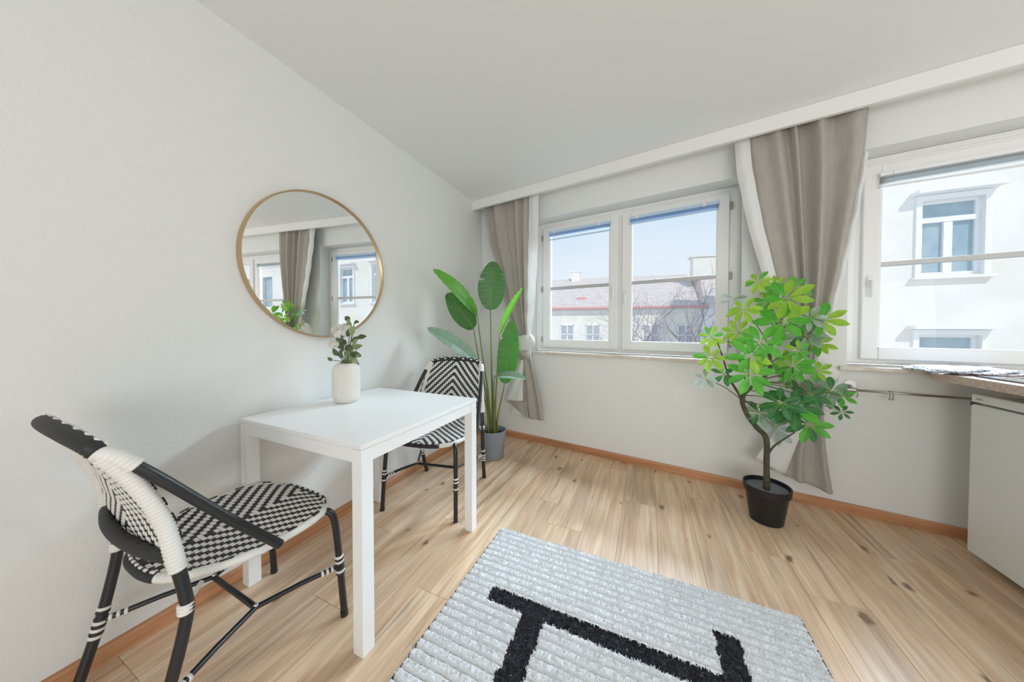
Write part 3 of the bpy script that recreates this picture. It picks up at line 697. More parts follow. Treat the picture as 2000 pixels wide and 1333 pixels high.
def paddle(base, tip, width, face, m, bow=.06, fold=.25, seedn=0, notch=()):
    """broad leaf with midrib; face = direction the upper side looks"""
    base = Vector(base)-O2; tip = Vector(tip)-O2; ax = tip-base; L_ = ax.length; d = ax.normalized(); face = Vector(face)
    s = d.cross(face).normalized(); nn = s.cross(d).normalized()
    nu, nv = 34, 14; vs = []
    for j in range(nu+1):
        q = j/nu; w_ = width/2*(math.sin(PI*min(1,(q*.94+.035)))**.62)*(1.0-.18*q) if 0 < j < nu else .002
        c = base+d*(L_*q)+nn*(-bow*4*q*(q-1))*L_*.5
        for i in range(nv+1):
            a = i/nv*2-1; ww = w_
            for (nq, sd, dp) in notch:
                if a*sd > 0: ww = ww*(1-dp*math.exp(-((q-nq)/.012)**2))
            rip = .0035*math.sin(70*q+4*abs(a)+seedn)*abs(a)**1.5
            vs.append(c+s*(a*ww)+nn*(fold*ww*abs(a)**1.3-.25*fold*ww*a*a+rip))
    fs = [(j*(nv+1)+i, j*(nv+1)+i+1, (j+1)*(nv+1)+i+1, (j+1)*(nv+1)+i) for j in range(nu) for i in range(nv)]
    lf = mesh('leaf', vs, fs, m, bp_, True)
    mid = [base+d*(L_*q)+nn*(-bow*4*q*(q-1))*L_*.5+nn*.001 for q in [k/12 for k in range(13)]]
    G().tube(mid, [.0034*(1-.8*k/12) for k in range(13)], 8).make('midrib', m_vein, lf, True)
    # fine side veins
    vg = G()
    for j in range(2, nu-2):
        q = j/nu
        for sd in (-1,1):
            pts = [Vector(vs[j*(nv+1)+nv//2]), Vector(vs[min(nu,j+1)*(nv+1)+nv//2+sd*3]), Vector(vs[min(nu,j+1)*(nv+1)+nv//2+sd*6])]
            vg.tube([p_+nn*.0004 for p_ in pts], .0005, 3, cap=False)
    vg.make('side_veins', m_vein, lf, True, kind='stuff')
    return base
def stalk(base, root, sway=.02):
    b0 = Vector(root); b1 = Vector(base)
    G().tube(spline([b0, b0.lerp(b1,.35)+Vector((-(b1.x-b0.x)*.22,-(b1.y-b0.y)*.2,0)), b0.lerp(b1,.72)+Vector((-(b1.x-b0.x)*.10,0,0)), b1], 20), [.0095-.0055*k/20 for k in range(21)], 10).make('stalk', m_stalk, bp_, True)
tocam = Vector((.42,-.9,.1))
SP = [((-1.252,2.325,1.293),(-1.221,2.315,1.712),.262,tocam,m_st1,.03,.10,1,((.62,-1,.5),(.35,1,0.0)),(-.008,0,0)),
      ((-1.343,2.252,1.256),(-1.498,1.861,1.585),.17,(.85,-.45,.55),m_st2,.10,.22,2,((.3,1,.4),),(-.03,-.01,0)),
      ((-1.370,2.237,1.132),(-1.500,2.035,1.420),.21,(.85,-.45,-.25),m_st1,.10,.15,3,(),(-.045,0,0)),
      ((-1.292,2.157,.852),(-1.540,1.84,1.135),.17,(.45,-.6,.75),m_st3,.12,.30,4,((.55,1,.3),),(-.02,-.04,0)),
      ((-1.155,2.310,1.076),(-.910,2.236,1.455),.13,(-.65,-.80,.30),m_st2,.03,.40,5,(),(.02,.0,0)),
      ((-1.120,2.335,.656),(-1.030,2.29,1.200),.20,(.25,-.95,.15),m_st1,-.03,.18,6,((.7,-1,.3),),(.035,.0,0)),
      ((-1.158,2.213,.735),(-.845,2.139,.745),.12,(.05,-.40,.92),m_st3,.12,.25,7,(),(.025,-.02,0))]
for (b0, t0, wd, fc, m, bow, fo, sd, nt_, rt) in SP:
    e_ = paddle(b0, t0, wd, fc, m, bow, fo, sd, nt_); stalk(e_, (rt[0]+.0,rt[1],.005))
# thick inner sheath and two short dark shoots
G().tube(spline([(.005,.005,.0),(.004,.0,.22),(-.008,-.005,.52)],16), [.020-.013*k/16 for k in range(17)], 12, squash=.6).make('sheath', m_stalk, bp_, True)
G().tube(spline([(-.018,.0,.0),(-.03,-.005,.2),(-.045,-.01,.42)],16), [.013-.008*k/16 for k in range(17)], 12, squash=.7).make('sheath', m_stalk, bp_, True)
G().tube(spline([(.02,-.005,0),(.03,-.01,.09),(.035,-.01,.15)],8), [.007-.0006*k for k in range(9)], 8).make('shoot', mat('dark_shoot',(.03,.03,.025),.6), bp_, True)
G().tube(spline([(-.05,-.02,0),(-.07,-.03,.11),(-.085,-.03,.2)],8), [.004-.0003*k for k in range(9)], 8).make('shoot', m_stalk, bp_, True)
# ---------------------------------------------------------------- umbrella tree (schefflera)
TP = Vector((.655,2.225,0))
m_bpot = mat('black_plastic_pot', (.010,.011,.014), .38, spec=.5)
t = thing('black_plant_pot', 'black plastic plant pot with a thick rim on the floor under the curtain', 'pot', TP)
auto(G().lathe([(.076,0),(.080,.003),(.103,.170),(.104,.172),(.112,.174),(.115,.212),(.113,.214),(.108,.213),(.106,.185),(.0001,.183)], seg=64).make('pot_body', m_bpot, t), 40)
ut = thing('umbrella_tree', 'artificial umbrella tree with bright green finger leaves in the black pot', 'plant', TP+Vector((0,0,.184)))
auto(G().lathe([(.104,.0),(.104,.006),(.0001,.010)], seg=40).make('soil', mat('grey_cement',(.16,.18,.20),.8,bump=(90,1,.01,4),vary=(60,(.22,.24,.26))), ut))
m_bark = mat('olive_bark', (.085,.085,.045), .75, bump=(60,.5,.004), vary=(40,(.055,.045,.03)))
m_twig = mat('thin_twig', (.10,.085,.05), .6)
off = ut.location
def loc(pts): return [Vector(p)-off for p in pts]
TR = [(.649,2.205,.19),(.647,2.207,.346),(.643,2.208,.490),(.594,2.188,.553),(.543,2.166,.625),(.517,2.157,.691),(.514,2.156,.736),(.547,2.171,.776),(.590,2.192,.818),(.656,2.222,.881),(.662,2.227,.971),(.671,2.232,1.058),(.703,2.248,1.128),(.725,2.258,1.167)]
sp = spline(loc(TR), 80); tr = G().tube(sp, [.0165-.0115*(k/80)**.9+.0012*noise.noise(Vector((k*.3,0,0))) for k in range(81)], 12).make('trunk', m_bark, ut, True)
for pts, r1 in (([(.506,2.140,.690),(.490,2.125,.758),(.437,2.091,.847),(.401,2.078,.965),(.373,2.067,1.053)],.006),([(.650,2.196,.405),(.682,2.203,.456),(.733,2.226,.495),(.787,2.251,.533)],.0065),
                ([(.520,2.155,.70),(.525,2.150,.80),(.515,2.120,.87)],.007)):
    G().tube(spline(loc(pts),16), [r1*(1-.5*k/16) for k in range(17)], 8).make('branch', m_bark, ut, True)
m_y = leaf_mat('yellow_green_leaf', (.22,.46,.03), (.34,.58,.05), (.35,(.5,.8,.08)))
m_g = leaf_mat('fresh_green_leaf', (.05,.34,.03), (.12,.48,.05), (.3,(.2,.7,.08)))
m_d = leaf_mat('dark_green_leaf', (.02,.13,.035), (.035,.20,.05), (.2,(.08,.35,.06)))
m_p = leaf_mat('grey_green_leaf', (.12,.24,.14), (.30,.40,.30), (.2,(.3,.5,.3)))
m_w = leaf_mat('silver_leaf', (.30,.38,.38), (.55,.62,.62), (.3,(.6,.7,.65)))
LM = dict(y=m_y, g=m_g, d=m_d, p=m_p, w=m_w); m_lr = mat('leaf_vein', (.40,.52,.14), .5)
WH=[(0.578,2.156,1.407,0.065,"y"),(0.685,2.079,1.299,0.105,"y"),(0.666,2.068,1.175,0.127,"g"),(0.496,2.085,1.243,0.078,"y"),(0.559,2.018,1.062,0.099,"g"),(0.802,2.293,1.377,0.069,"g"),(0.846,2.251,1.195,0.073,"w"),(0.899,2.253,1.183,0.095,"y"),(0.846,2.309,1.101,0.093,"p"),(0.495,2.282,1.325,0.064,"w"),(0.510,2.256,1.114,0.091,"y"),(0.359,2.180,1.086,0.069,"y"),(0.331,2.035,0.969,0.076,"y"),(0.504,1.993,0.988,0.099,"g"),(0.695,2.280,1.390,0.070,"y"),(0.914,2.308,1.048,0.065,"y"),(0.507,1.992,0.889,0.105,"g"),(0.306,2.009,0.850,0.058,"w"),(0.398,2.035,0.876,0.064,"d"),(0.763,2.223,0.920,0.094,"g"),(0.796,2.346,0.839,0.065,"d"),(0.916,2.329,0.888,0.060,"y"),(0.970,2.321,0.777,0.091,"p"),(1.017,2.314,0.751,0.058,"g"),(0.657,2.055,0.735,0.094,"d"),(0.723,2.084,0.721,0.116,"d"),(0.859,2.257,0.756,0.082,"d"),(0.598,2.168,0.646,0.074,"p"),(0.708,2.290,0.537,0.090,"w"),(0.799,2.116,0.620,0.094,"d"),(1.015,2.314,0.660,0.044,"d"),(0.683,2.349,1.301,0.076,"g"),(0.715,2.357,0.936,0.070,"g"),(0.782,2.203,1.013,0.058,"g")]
random.seed(21)
for (x,y,z,rr,ty) in WH:
    c = Vector((x,y,z))-off; rr = min(rr*1.08, .125)
    view = Vector((-x,-y,1.139-z)).normalized()
    ax = (view+Vector((random.uniform(-.35,.35),random.uniform(-.2,.2),random.uniform(.15,.6)))).normalized()
    if z < .7: ax = (view+Vector((0,0,.3))).normalized()
    t1 = ax.orthogonal().normalized(); t2 = ax.cross(t1); n = random.choice((7,8,8)) if rr > .07 else random.choice((6,7))
    ph = random.uniform(0,6); dn = Vector((0,0,-1))
    mb = min(((p_-c).length, i) for i, p_ in enumerate(sp[30:]))[1]+30
    src = sp[min(80, max(34, mb-6))]
    # petiole twig back to the nearest piece of the trunk
    G().tube(spline([src, src.lerp(c,.5)+Vector((0,0,.015)), c-ax*.006],10), [.0030-.0014*k/10 for k in range(11)], 6).make('twig', m_twig, ut, True)
    for k in range(n):
        a = ph+2*PI*k/n+random.uniform(-.12,.12); dv = t1*math.cos(a)+t2*math.sin(a)+ax*random.uniform(-.05,.30)+dn*random.uniform(.0,.22)
        L_ = rr*random.uniform(.82,1.05); g = G(); s0 = c+dv.normalized()*rr*.08
        leaf(g, s0, dv, ax, L_, L_*.40, random.uniform(.1,.35), .18, 9, prof=lambda q: math.sin(PI*min(1,max(0,q))**1.35)**.8 if q < 1 else 0)
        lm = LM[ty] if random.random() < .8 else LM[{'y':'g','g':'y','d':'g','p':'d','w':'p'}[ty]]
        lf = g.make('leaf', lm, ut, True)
        g2 = G(); d_ = dv.normalized(); s_ = d_.cross(ax).normalized(); n_ = s_.cross(d_)
        mid = [Vector(g.v[j*5+2])+n_*.0004 for j in range(10)]; g2.tube([c]+mid[:9], [.0012]+[.0009-.00007*j for j in range(9)], 4); g2.make('vein', m_lr, lf)
# ---------------------------------------------------------------- rug
RX0, RX1, RY0, RY1 = -.74, .553, -.45, 1.502
RG = thing('shag_rug', 'cream ribbed shag rug with bold black line pattern on the wooden floor', 'rug', (0,0,0))
m_cream = mat('cream_pile', (.72,.73,.745), .95, spec=.1, bump=(260,.7,.004,3), vary=(120,(.82,.83,.845)), sheen=.2)
m_navy = mat('black_pile', (.012,.014,.020), .95, spec=.15, bump=(260,.9,.006,3), vary=(90,(.030,.033,.042)), sheen=.2)
m_jute = mat('beige_backing', (.50,.42,.31), .95, bump=(300,.6,.003))
G().box((RX0,RY0,.0006),(RX1,RY1,.010)).make('backing', m_jute, RG)
def black_at(x, y):
    j = .006*noise.noise(Vector((x*90,y*90,3))); 
    x += j; y += .006*noise.noise(Vector((x*90,y*90,8)))
    # rows of pile shift a little, so the ends are stepped
    q = .004*math.sin(math.floor(y/.0345)*2.3)
    H = (-.598+q < x < .315 and 1.074 < y < 1.141)
    Lb = (-.436+q < x < -.351+q and y < 1.10 and y > .10); Rb = (.232+q < x < .312+q and .35 < y < 1.302)
    H2 = (-.436 < x < .10 and .10 < y < .17); H3 = (-.1 < x < .40 and .35 < y < .42)
    return H or Lb or Rb or H2 or H3
pitch = .0345
def pile_h(x, y):
    s = abs(math.sin(PI*(y-RY1)/pitch+.22*noise.noise(Vector((x*9,y*3,0)))))
    k = min(1, s*1.7)**.8
    return .0035+.0170*k+k*(.0030*noise.noise(Vector((x*75,y*75,0)))+.0022*noise.noise(Vector((x*210,y*210,5))))
NX, NY = 300, 380
Y0v = .20   # the finely modelled part; the rest of the rug lies behind the camera's view
xs = [RX0+(RX1-RX0)*i/NX for i in range(NX+1)]; ys = [Y0v+(RY1-Y0v)*j/NY for j in range(NY+1)]
def pile(name, keep, m):
    idx = {}; vs = []; fs = []
    def vid(i, j):
        if (i,j) not in idx:
            x, y = xs[i], ys[j]; bl = black_at(x,y); h = pile_h(x,y)
            if bl: h = .014+.006*noise.noise(Vector((x*60,y*60,2)))+.005*noise.noise(Vector((x*160,y*160,7)))
            if i in (0,NX) or j in (0,NY): h = .004
            idx[(i,j)] = len(vs); vs.append((x,y,h))
        return idx[(i,j)]
    for j in range(NY):
        for i in range(NX):
            if keep(BK[j][i]): fs.append((vid(i,j),vid(i+1,j),vid(i+1,j+1),vid(i,j+1)))
    return mesh(name, vs, fs, m, RG, True, kind='stuff')
BK = [[black_at((xs[i]+xs[i+1])/2,(ys[j]+ys[j+1])/2) for i in range(NX)] for j in range(NY)]
pile('cream_pile', lambda b_: not b_, m_cream); pile('black_pile', lambda b_: b_, m_navy)
# coarse remainder of the rug
vs, fs = grid(lambda a, b_: (RX0+(RX1-RX0)*a, RY0+(Y0v-RY0)*b_, .004 if a in (0,1) or b_ in (0,) else pile_h(RX0+(RX1-RX0)*a, RY0+(Y0v-RY0)*b_)), 60, 150); mesh('rear_pile', vs, fs, m_cream, RG, True, kind='stuff')
# yarn ends standing out of the pile
rng = np.random.default_rng(3); N = 60000
tv = {True: ([],[]), False: ([],[])}
for k in range(N):
    x = RX0+.004+(RX1-RX0-.008)*rng.random(); y = .45+(RY1-.454)*rng.random(); bl = black_at(x,y); s = abs(math.sin(PI*(y-RY1)/pitch))
    if not bl and s < .62: continue
    h = (.014 if bl else .0205); V_, F_ = tv[bl]; a = rng.random()*6.283; dx, dy = math.cos(a)*.0016, math.sin(a)*.0016; lx, ly = (rng.random(2)-.5)*(.014 if bl else .009)
    n = len(V_); V_ += [(x-dx,y-dy,h-.002),(x+dx,y+dy,h-.002),(x+lx+dx*.5,y+ly+dy*.5,h+.0045+.004*rng.random()),(x+lx-dx*.5,y+ly-dy*.5,h+.0045+.004*rng.random())]; F_.append((n,n+1,n+2,n+3))
mesh('cream_yarn_ends', *tv[False], m_cream, RG, kind='stuff'); mesh('black_yarn_ends', *tv[True], m_navy, RG, kind='stuff')
for xx in (RX0, RX1):
    g = G(); pts = [Vector((xx,RY0+(RY1-RY0)*k/60+.0,.0065+.001*math.sin(k*2))) for k in range(61)]; g.tube(pts, .0052, 8)
    e_ = g.make('edge_binding', mat('black_binding',(.02,.022,.03),.8), RG, True)
    s = G(); k = RY0
    while k < RY1-.02:
        if k > .3: s.tube([(xx,k,.0068),(xx,k+.006,.0068)], .0060, 6)
        k += .0345
    s.make('binding_stitches', m_cream, e_, True, kind='stuff')
# ---------------------------------------------------------------- kitchen side
m_fr = mat('fridge_white', (.80,.815,.80), .25, spec=.5)
FR = thing('small_fridge', 'white under-counter fridge at the right edge', 'fridge', (1.45,2.25,0))
G().box((.045,-.50,.045),(.57,0,.812),.006).make('cabinet', m_fr, FR)
G().box((0,-.50,.045),(.040,0,.772),.007).make('door', m_fr, FR)
cpn = G().box((.0,-.50,.780),(.045,0,.822),.008).make('top_panel', m_fr, FR)
G().box((-.0012,-.060,.796),(.001,-.028,.803),.0005).make('badge', m_steel, cpn)
G().box((.0,-.012,.762),(.03,.004,.782),.002).make('door_hinge', mat('dark_plastic',(.08,.08,.10),.5), FR)
for yy in (-.46,-.04): auto(G().lathe([(.016,0),(.016,.035),(.011,.036),(.011,.046)], (.12,yy,0), 16).make('foot', mat('dark_plastic',(.08,.08,.10),.5), FR))
for yy in (-.46,-.04): auto(G().lathe([(.016,0),(.016,.035),(.011,.036),(.011,.046)], (.52,yy,0), 16).make('foot', mat('dark_plastic',(.08,.08,.10),.5), FR))
CT = thing('kitchen_counter', 'pink granite kitchen counter above the fridge', 'counter', (1.385,.4,0))
# worktop with a cut following the skewed wall
yw = lambda x_: O.y+(x_-O.x)*math.tan(A)-.034
a = Vector((1.385,.4)); tp = [(1.385,.4),(2.02,.4),(2.02,yw(2.02)),(1.47,yw(1.47)),(1.40,2.40),(1.385,2.34)]
g = G(); n = len(tp); g.add([(x_-1.385,y_-.4,z_) for z_ in (.866,.905) for x_,y_ in tp], [tuple(range(n))[::-1], tuple(range(n,2*n))]+[(k,(k+1)%n,n+(k+1)%n,n+k) for k in range(n)]); g.make('worktop', m_granite, CT)
G().box((.57,0,0),(.615,1.9,.866)).make('rear_panel', m_fr, CT)
G().box((.06,.0,.0),(.57,1.25,.866),.003).make('cabinet', m_fr, CT)
ck = thing('cooktop', 'black glass cooktop set on the granite counter', 'cooktop', (1.7,1.98,.905))
G().box((-.255,-.27,.0005),(.255,.25,.006),.002).make('glass_plate', mat('black_glass',(.01,.011,.014),.08,spec=.6), ck)
bz = G(); ring(bz, -.26, .26, .0, .008, .0, .0, 0, 0) if False else None
for cx_, cy_, rr in ((-.12,-.12,.09),(.12,-.12,.075),(-.12,.12,.075),(.12,.12,.09)):
    g = G(); g.tube([(cx_+rr*math.cos(2*PI*k/40),cy_+rr*math.sin(2*PI*k/40),.0062) for k in range(41)], .0012, 4, cap=False); g.make('cooking_ring', mat('ring_print',(.3,.3,.32),.4), ck)
# tea towel lying across counter corner and sill
def check_mat():
    m = bpy.data.materials.new('checked_cloth'); m.use_nodes = True; t = m.node_tree; b_ = t.nodes['Principled BSDF']; b_.inputs['Roughness'].default_value = .9
    c = t.nodes.new('ShaderNodeUVMap') if False else t.nodes.new('ShaderNodeTexCoord'); s_ = t.nodes.new('ShaderNodeSeparateXYZ'); t.links.new(c.outputs['Object'], s_.inputs[0])
    outs = []
    for ax in (0,1):
        a = t.nodes.new('ShaderNodeMath'); a.operation = 'MULTIPLY'; a.inputs[1].default_value = 27; t.links.new(s_.outputs[ax], a.inputs[0])
        fr = t.nodes.new('ShaderNodeMath'); fr.operation = 'FRACT'; t.links.new(a.outputs[0], fr.inputs[0])
        l = t.nodes.new('ShaderNodeMath'); l.operation = 'LESS_THAN'; l.inputs[1].default_value = .14; t.links.new(fr.outputs[0], l.inputs[0]); outs.append(l)
    mxm = t.nodes.new('ShaderNodeMath'); mxm.operation = 'MAXIMUM'; t.links.new(outs[0].outputs[0], mxm.inputs[0]); t.links.new(outs[1].outputs[0], mxm.inputs[1])
    k = t.nodes.new('ShaderNodeMix'); k.data_type = 'RGBA'; k.inputs[6].default_value = (.86,.88,.93,1); k.inputs[7].default_value = (.16,.20,.34,1)
    t.links.new(mxm.outputs[0], k.inputs[0]); t.links.new(k.outputs[2], b_.inputs['Base Color']); return m
tw = thing('tea_towel', 'folded white tea towel with blue check lying on the counter corner', 'towel', (1.52,2.42,.908), .35)
m_ck = check_mat()
def tfn(z0, sx_, sy_, sk, seedn):
    def fn(a, b_):
        x_ = (a-.5)*sx_+sk*(b_-.5); y_ = (b_-.5)*sy_+.02*math.sin(5*a+seedn)
        ed = min(a,1-a,b_,1-b_); h = z0+.006*noise.noise(Vector((a*4,b_*4,seedn)))+.006*math.sin(7*a+3*b_+seedn)*.5
        return (x_, y_, max(.001, h if ed > .02 else h-.004))
    return fn
for k, (z0, a_, b_, sk) in enumerate(((.006,.40,.25,.10),(.015,.39,.24,.11),(.024,.37,.22,.12))):
    vs, fs = grid(tfn(z0,a_,b_,sk,k*1.7), 30, 20); thick(mesh('cloth_layer', vs, fs, m_ck, tw, True), .004)
# towel rail with hooks
RL = thing('towel_rail', 'brushed steel rail mounted on the wall under the right window', 'rail', O, A)
G().tube([(2.82,-.05,.768),(3.30,-.05,.768)], .0065, 12).make('bar', m_steel, RL, True)
g = G().tube([(2.845,-.05,.768),(2.845,0,.790)], .008, 10); g.tube([(2.82,-.05,.768),(2.857,-.05,.768)], .011, 14)
auto(g.make('bracket', m_steel, RL))
g = G(); g.tube([(2.845,-.001,.795),(2.845,-.008,.795)], .026, 24); auto(g.make('wall_disc', m_steel, RL))
for uu, lb in ((2.862,'steel hook at the left end of the rail, beside the tree leaves'),(2.990,'double steel hook hanging alone on the middle of the rail')):
    h = G()
    for dx in ((0,) if uu < 2.9 else (0,.012)):
        h.tube(spline([(uu+dx,-.036,.766),(uu+dx,-.042,.776),(uu+dx,-.05,.7775),(uu+dx,-.060,.770),(uu+dx,-.058,.752),(uu+dx+.004,-.052,.738),(uu+dx-.004,-.062,.728),(uu+dx-.010,-.078,.731),(uu+dx-.012,-.084,.742)],20), .0021, 6)
    o = h.make('rail_hook', m_steel, None, True); o.location = O; o.rotation_euler = (0,0,A); tag(o, lb, 'hook', 'hooks on the towel rail')
# ---------------------------------------------------------------- outside
m_fac = mat('sunlit_render', (.80,.77,.71), .9, bump=(4,.3,.03), vary=(.8,(.86,.85,.83)))
m_fac2 = mat('pale_yellow_render', (.90,.88,.83), .9, vary=(.5,(.84,.82,.76)))
m_fw = mat('old_white_paint', (.86,.87,.88), .6)
m_opane = mat('dim_window_pane', (.30,.42,.50), .12, spec=.6, vary=(2.5,(.42,.52,.58)))
def tile_mat():
    m = mat('clay_roof_tiles', (.80,.66,.60), .9, vary=(3,(.86,.77,.72)))  # washed-out glare of the street view put into the tile colour
    t = m.node_tree; b_ = t.nodes['Principled BSDF']; c = t.nodes.new('ShaderNodeTexCoord'); wv = t.nodes.new('ShaderNodeTexWave'); wv.bands_direction = 'Y'
    wv.inputs['Scale'].default_value = 1.1; wv.inputs['Distortion'].default_value = .4; bp = t.nodes.new('ShaderNodeBump'); bp.inputs['Distance'].default_value = .12; bp.inputs['Strength'].default_value = .8
    t.links.new(c.outputs['Object'], wv.inputs['Vector']); t.links.new(wv.outputs[0], bp.inputs['Height']); t.links.new(bp.outputs[0], b_.inputs['Normal']); return m
m_tile = tile_mat(); m_gut = mat('red_gutter', (.74,.40,.38), .6)
ZG = -9.5
st(G().box((-70,3.6,ZG-.4),(70,80,ZG)).make('street_ground', mat('street_paving',(.42,.41,.40),.9,vary=(.3,(.5,.5,.48)))))
# facade across the street seen through the right window
FB = thing('pale_facade', 'sunlit off-white facade with tall casement windows seen through the right window', 'building', (0,12,0))
XA, XB_, ZTOP = 4.0, 26, 6.4
wins = []; fx = 4.15-2.6*0
for zb in (2.55,-1.05,-4.6):
    for k in range(8): wins.append((4.15+2.6*k, zb))
# wall built around the recessed windows
WWd, WHt = 1.13, 2.02; g = G(); zs = sorted(set(z for _, z in wins)); prev = ZG
for zb in zs:
    g.box((XA,0,prev),(XB_,.4,zb)); xprev = XA
    for k in range(8):
        xw = 4.15+2.6*k; g.box((xprev,0,zb),(xw,.4,zb+WHt)); xprev = xw+WWd
    g.box((xprev,0,zb),(XB_,.4,zb+WHt)); prev = zb+WHt
g.box((XA,0,prev),(XB_,.4,ZTOP)); g.box((XA,.4,ZG),(XB_,8,ZTOP)); g.make('wall', m_fac, FB)
G().box((XA-.1,-.25,ZTOP-.1),(XB_+.2,8,ZTOP+.35)).make('cornice', m_fac, FB)
for xw, zb in wins:
    if zb not in (2.55,-1.05) or xw > 17: 
        G().box((xw,.15,zb),(xw+WWd,.2,zb+WHt)).make('window_infill', m_opane, FB); continue
    g = G(); x1 = xw+WWd; zt = zb+WHt; zr = zb+1.44
    for a, b_ in (((xw-.01,.10,zb-.01),(xw+.09,.21,zt+.01)),((x1-.09,.10,zb-.01),(x1+.01,.21,zt+.01)),((xw+.05,.102,zb-.012),(x1-.05,.208,zb+.10)),((xw+.05,.102,zt-.08),(x1-.05,.208,zt+.012)),((xw+.05,.07,zr),(x1-.05,.19,zr+.13)),((xw+WWd/2-.08,.09,zb+.05),(xw+WWd/2+.08,.19,zr+.02))): g.box(a, b_, .004)
    # surround, sill and hood of the window
    g.box((xw-.10,-.05,zb-.06),(xw+.012,.05,zt-.012)); g.box((x1-.012,-.05,zb-.06),(x1+.10,.05,zt-.012)); g.box((xw-.10,-.052,zt-.012),(x1+.10,.052,zt+.13))
    wfm = g.make('window_frame', m_fw, FB)
    G().box((xw-.16,-.14,zb-.10),(x1+.16,.10,zb-.03),.01).make('ledge', m_fw, wfm)
    G().box((xw-.20,-.30,zt+.14),(x1+.20,.02,zt+.24),.01).make('hood', m_fw, wfm)
    for a, b_ in (((xw+.09,.16,zb+.10),(xw+WWd/2-.08,.17,zr)),((xw+WWd/2+.08,.16,zb+.10),(x1-.09,.17,zr)),((xw+.09,.16,zr+.13),(x1-.09,.17,zt-.08))): G().box(a,b_).make('pane', m_opane, wfm)
# low tiled houses seen through the left window
B = math.radians(8); ns = Vector((-math.sin(B),math.cos(B),0)); D2 = 22
RB = thing('tiled_roof_house', 'long cream house with a red gutter and pale clay tile roof beyond the bare trees', 'building', ns*D2, B)
g = G(); g.box((-26,0,ZG),(6.6,9,2.45)); g.make('wall', m_fac2, RB)
G().box((-26,-.12,2.15),(6.6,.0,2.42)).make('fascia', m_fw, RB)
G().box((-26.1,-.42,2.44),(6.6,-.22,2.60),.03).make('gutter', m_gut, RB)
g = G(); g.add([(-26.2,-.3,2.55),(6.6,-.3,2.55),(6.6,5.0,5.45),(-26.2,5.0,5.45),(-26.2,10,2.6),(6.6,10,2.6),(-26.2,-.3,2.40),(6.6,-.3,2.40),(-26.2,10,2.4),(6.6,10,2.4)],
    [(0,1,2,3),(3,2,5,4),(6,8,9,7),(0,6,7,1),(0,3,4,8,6),(1,7,9,5,2)]); g.make('roof', m_tile, RB)
for sx_ in (5.4,3.3,1.35,-.45,-2.25,-4.1,-6.0,-7.9):
    g = G(); z0, z1 = -.45, 1.28
    for a, b_ in (((sx_-.5,-.06,z0-.08),(sx_-.42,.04,z1+.08)),((sx_+.42,-.06,z0-.08),(sx_+.5,.04,z1+.08)),((sx_-.5,-.06,z1),(sx_+.5,.04,z1+.08)),((sx_-.5,-.08,z0-.08),(sx_+.5,.04,z0)),((sx_-.05,-.05,z0),(sx_+.05,.04,z1)),((sx_-.42,-.05,.62),(sx_+.42,.04,.70))): g.box(a, b_)
    wn = g.make('window_frame', m_fw, RB); G().box((sx_-.42,-.02,z0),(sx_+.42,-.005,z1)).make('pane', mat('pale_pane',(.50,.52,.56),.3), wn)
for sx_ in (-2.0,-5.9,1.9):
    ch = G().box((sx_-.35,4.3,5.0),(sx_+.35,5.0,5.95 if sx_ < 1 else 5.8)); ch.box((sx_-.42,4.25,5.9 if sx_ < 1 else 5.75),(sx_+.42,5.05,6.0 if sx_ < 1 else 5.85)); ch.make('chimney', m_fac2, RB)
g = G(); g.box((-1.6,.9,3.0),(-1.0,1.5,3.42)); g.make('skylight', m_gut, RB)
GB = thing('gabled_house', 'taller house with a chimney and pinkish tiles at the right of the left window view', 'building', ns*20.5, B)
G().box((6.4,1.2,ZG),(14,9,2.9)).make('wall', m_fac2, GB)
g = G(); g.add([(6.3,1.1,2.75),(14.1,1.1,2.75),(14.1,4.6,5.6),(7.0,4.6,5.6),(6.3,8.5,2.75),(14.1,8.5,2.75)], [(0,1,2,3),(3,2,5,4),(0,3,4),(1,5,2),(0,4,5,1)]); g.make('roof', m_tile, GB)
g = G().box((6.35,3.6,4.6),(7.9,4.4,6.15)); g.box((6.2,3.5,6.15),(8.0,4.5,6.27)); g.make('chimney', m_fac2, GB)
G().box((6.1,.6,ZG),(7.1,1.2,2.3)).make('annex', m_fw, GB)
HB = thing('distant_block', 'distant pale apartment block above the tiled roof ridge', 'building', ns*48, B)
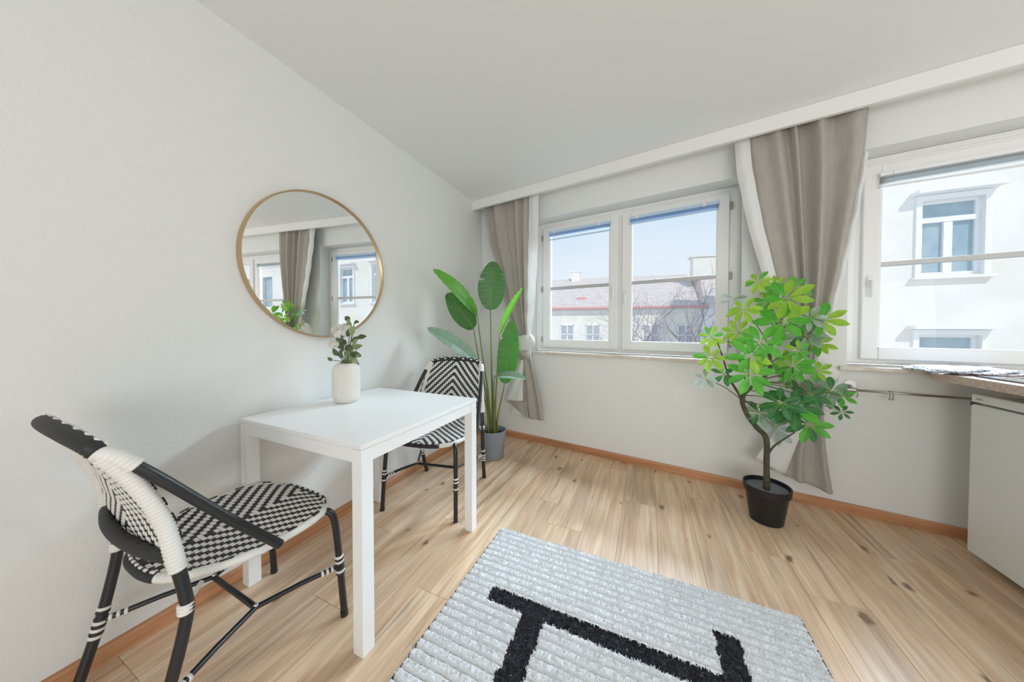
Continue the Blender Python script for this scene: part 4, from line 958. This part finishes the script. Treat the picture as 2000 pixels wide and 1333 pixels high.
G().box((-2,0,ZG),(11,8,8.3)).make('wall', m_fw, HB); G().box((-2.2,-.3,8.3),(11.2,8.2,8.7)).make('roof', m_fac2, HB)
# bare winter trees
m_bk = mat('overexposed_bark', (.40,.35,.38), .9)  # overexposed look put into the bark colour
def bare_tree(label, x, y, seed, h0, spread, up):
    t = thing('bare_tree', label, 'tree', (x,y,ZG), 0, 'bare winter trees outside the left window'); random.seed(seed); tr = G(); br = G(); tw_ = G()
    base = Vector((0,0,0)); top = Vector((0,0,h0)); tr.tube(spline([base, Vector((.06,.02,h0*.5)), top],8), [.15-.009*k for k in range(9)], 8)
    def grow(p, d, L_, rr, dep):
        q = p+d*L_*.5+Vector((random.uniform(-1,1),random.uniform(-1,1),random.uniform(-.2,.6)))*L_*.07; e_ = q+(d+Vector((0,0,.16*up))).normalized()*L_*.5
        (br if dep < 2 else tw_).tube(spline([p,q,e_],3 if dep > 1 else 6), [.72*rr*(1-.35*k/(3 if dep > 1 else 6)) for k in range(4 if dep > 1 else 7)], 5 if dep < 3 else 3, cap=False)
        if dep >= 4: return
        for k in range(3 if dep < 2 else 2):
            a = random.uniform(0,2*PI); o_ = d.orthogonal().normalized(); o_ = Matrix.Rotation(a,3,d)@o_
            grow(e_ if k < 2 else q, (d+o_*random.uniform(.45,.85)*spread).normalized(), L_*random.uniform(.62,.8), rr*.58, dep+1)
    for k in range(4):
        a = 2*PI*k/4+random.random()*.6; grow(top+Vector((0,0,-.35*k)), Vector((math.cos(a)*.45*spread,math.sin(a)*.45*spread,.9)).normalized(), 1.7, .06, 0)
    tr.make('trunk', m_bk, t, True); br.make('branches', m_bk, t, True); tw_.make('twigs', m_bk, t, kind='stuff')
bare_tree('bare tree with a wide crown seen in the middle of the right sash', .78, 14, 4, 8.9, 1.0, 1)
bare_tree('thin bare tree near the left edge of the right sash', -.55, 16, 9, 8.3, .7, 1.3)
bare_tree('low bare tree reaching to the right edge of the left window', 2.2, 16.5, 15, 8.8, .8, .9)
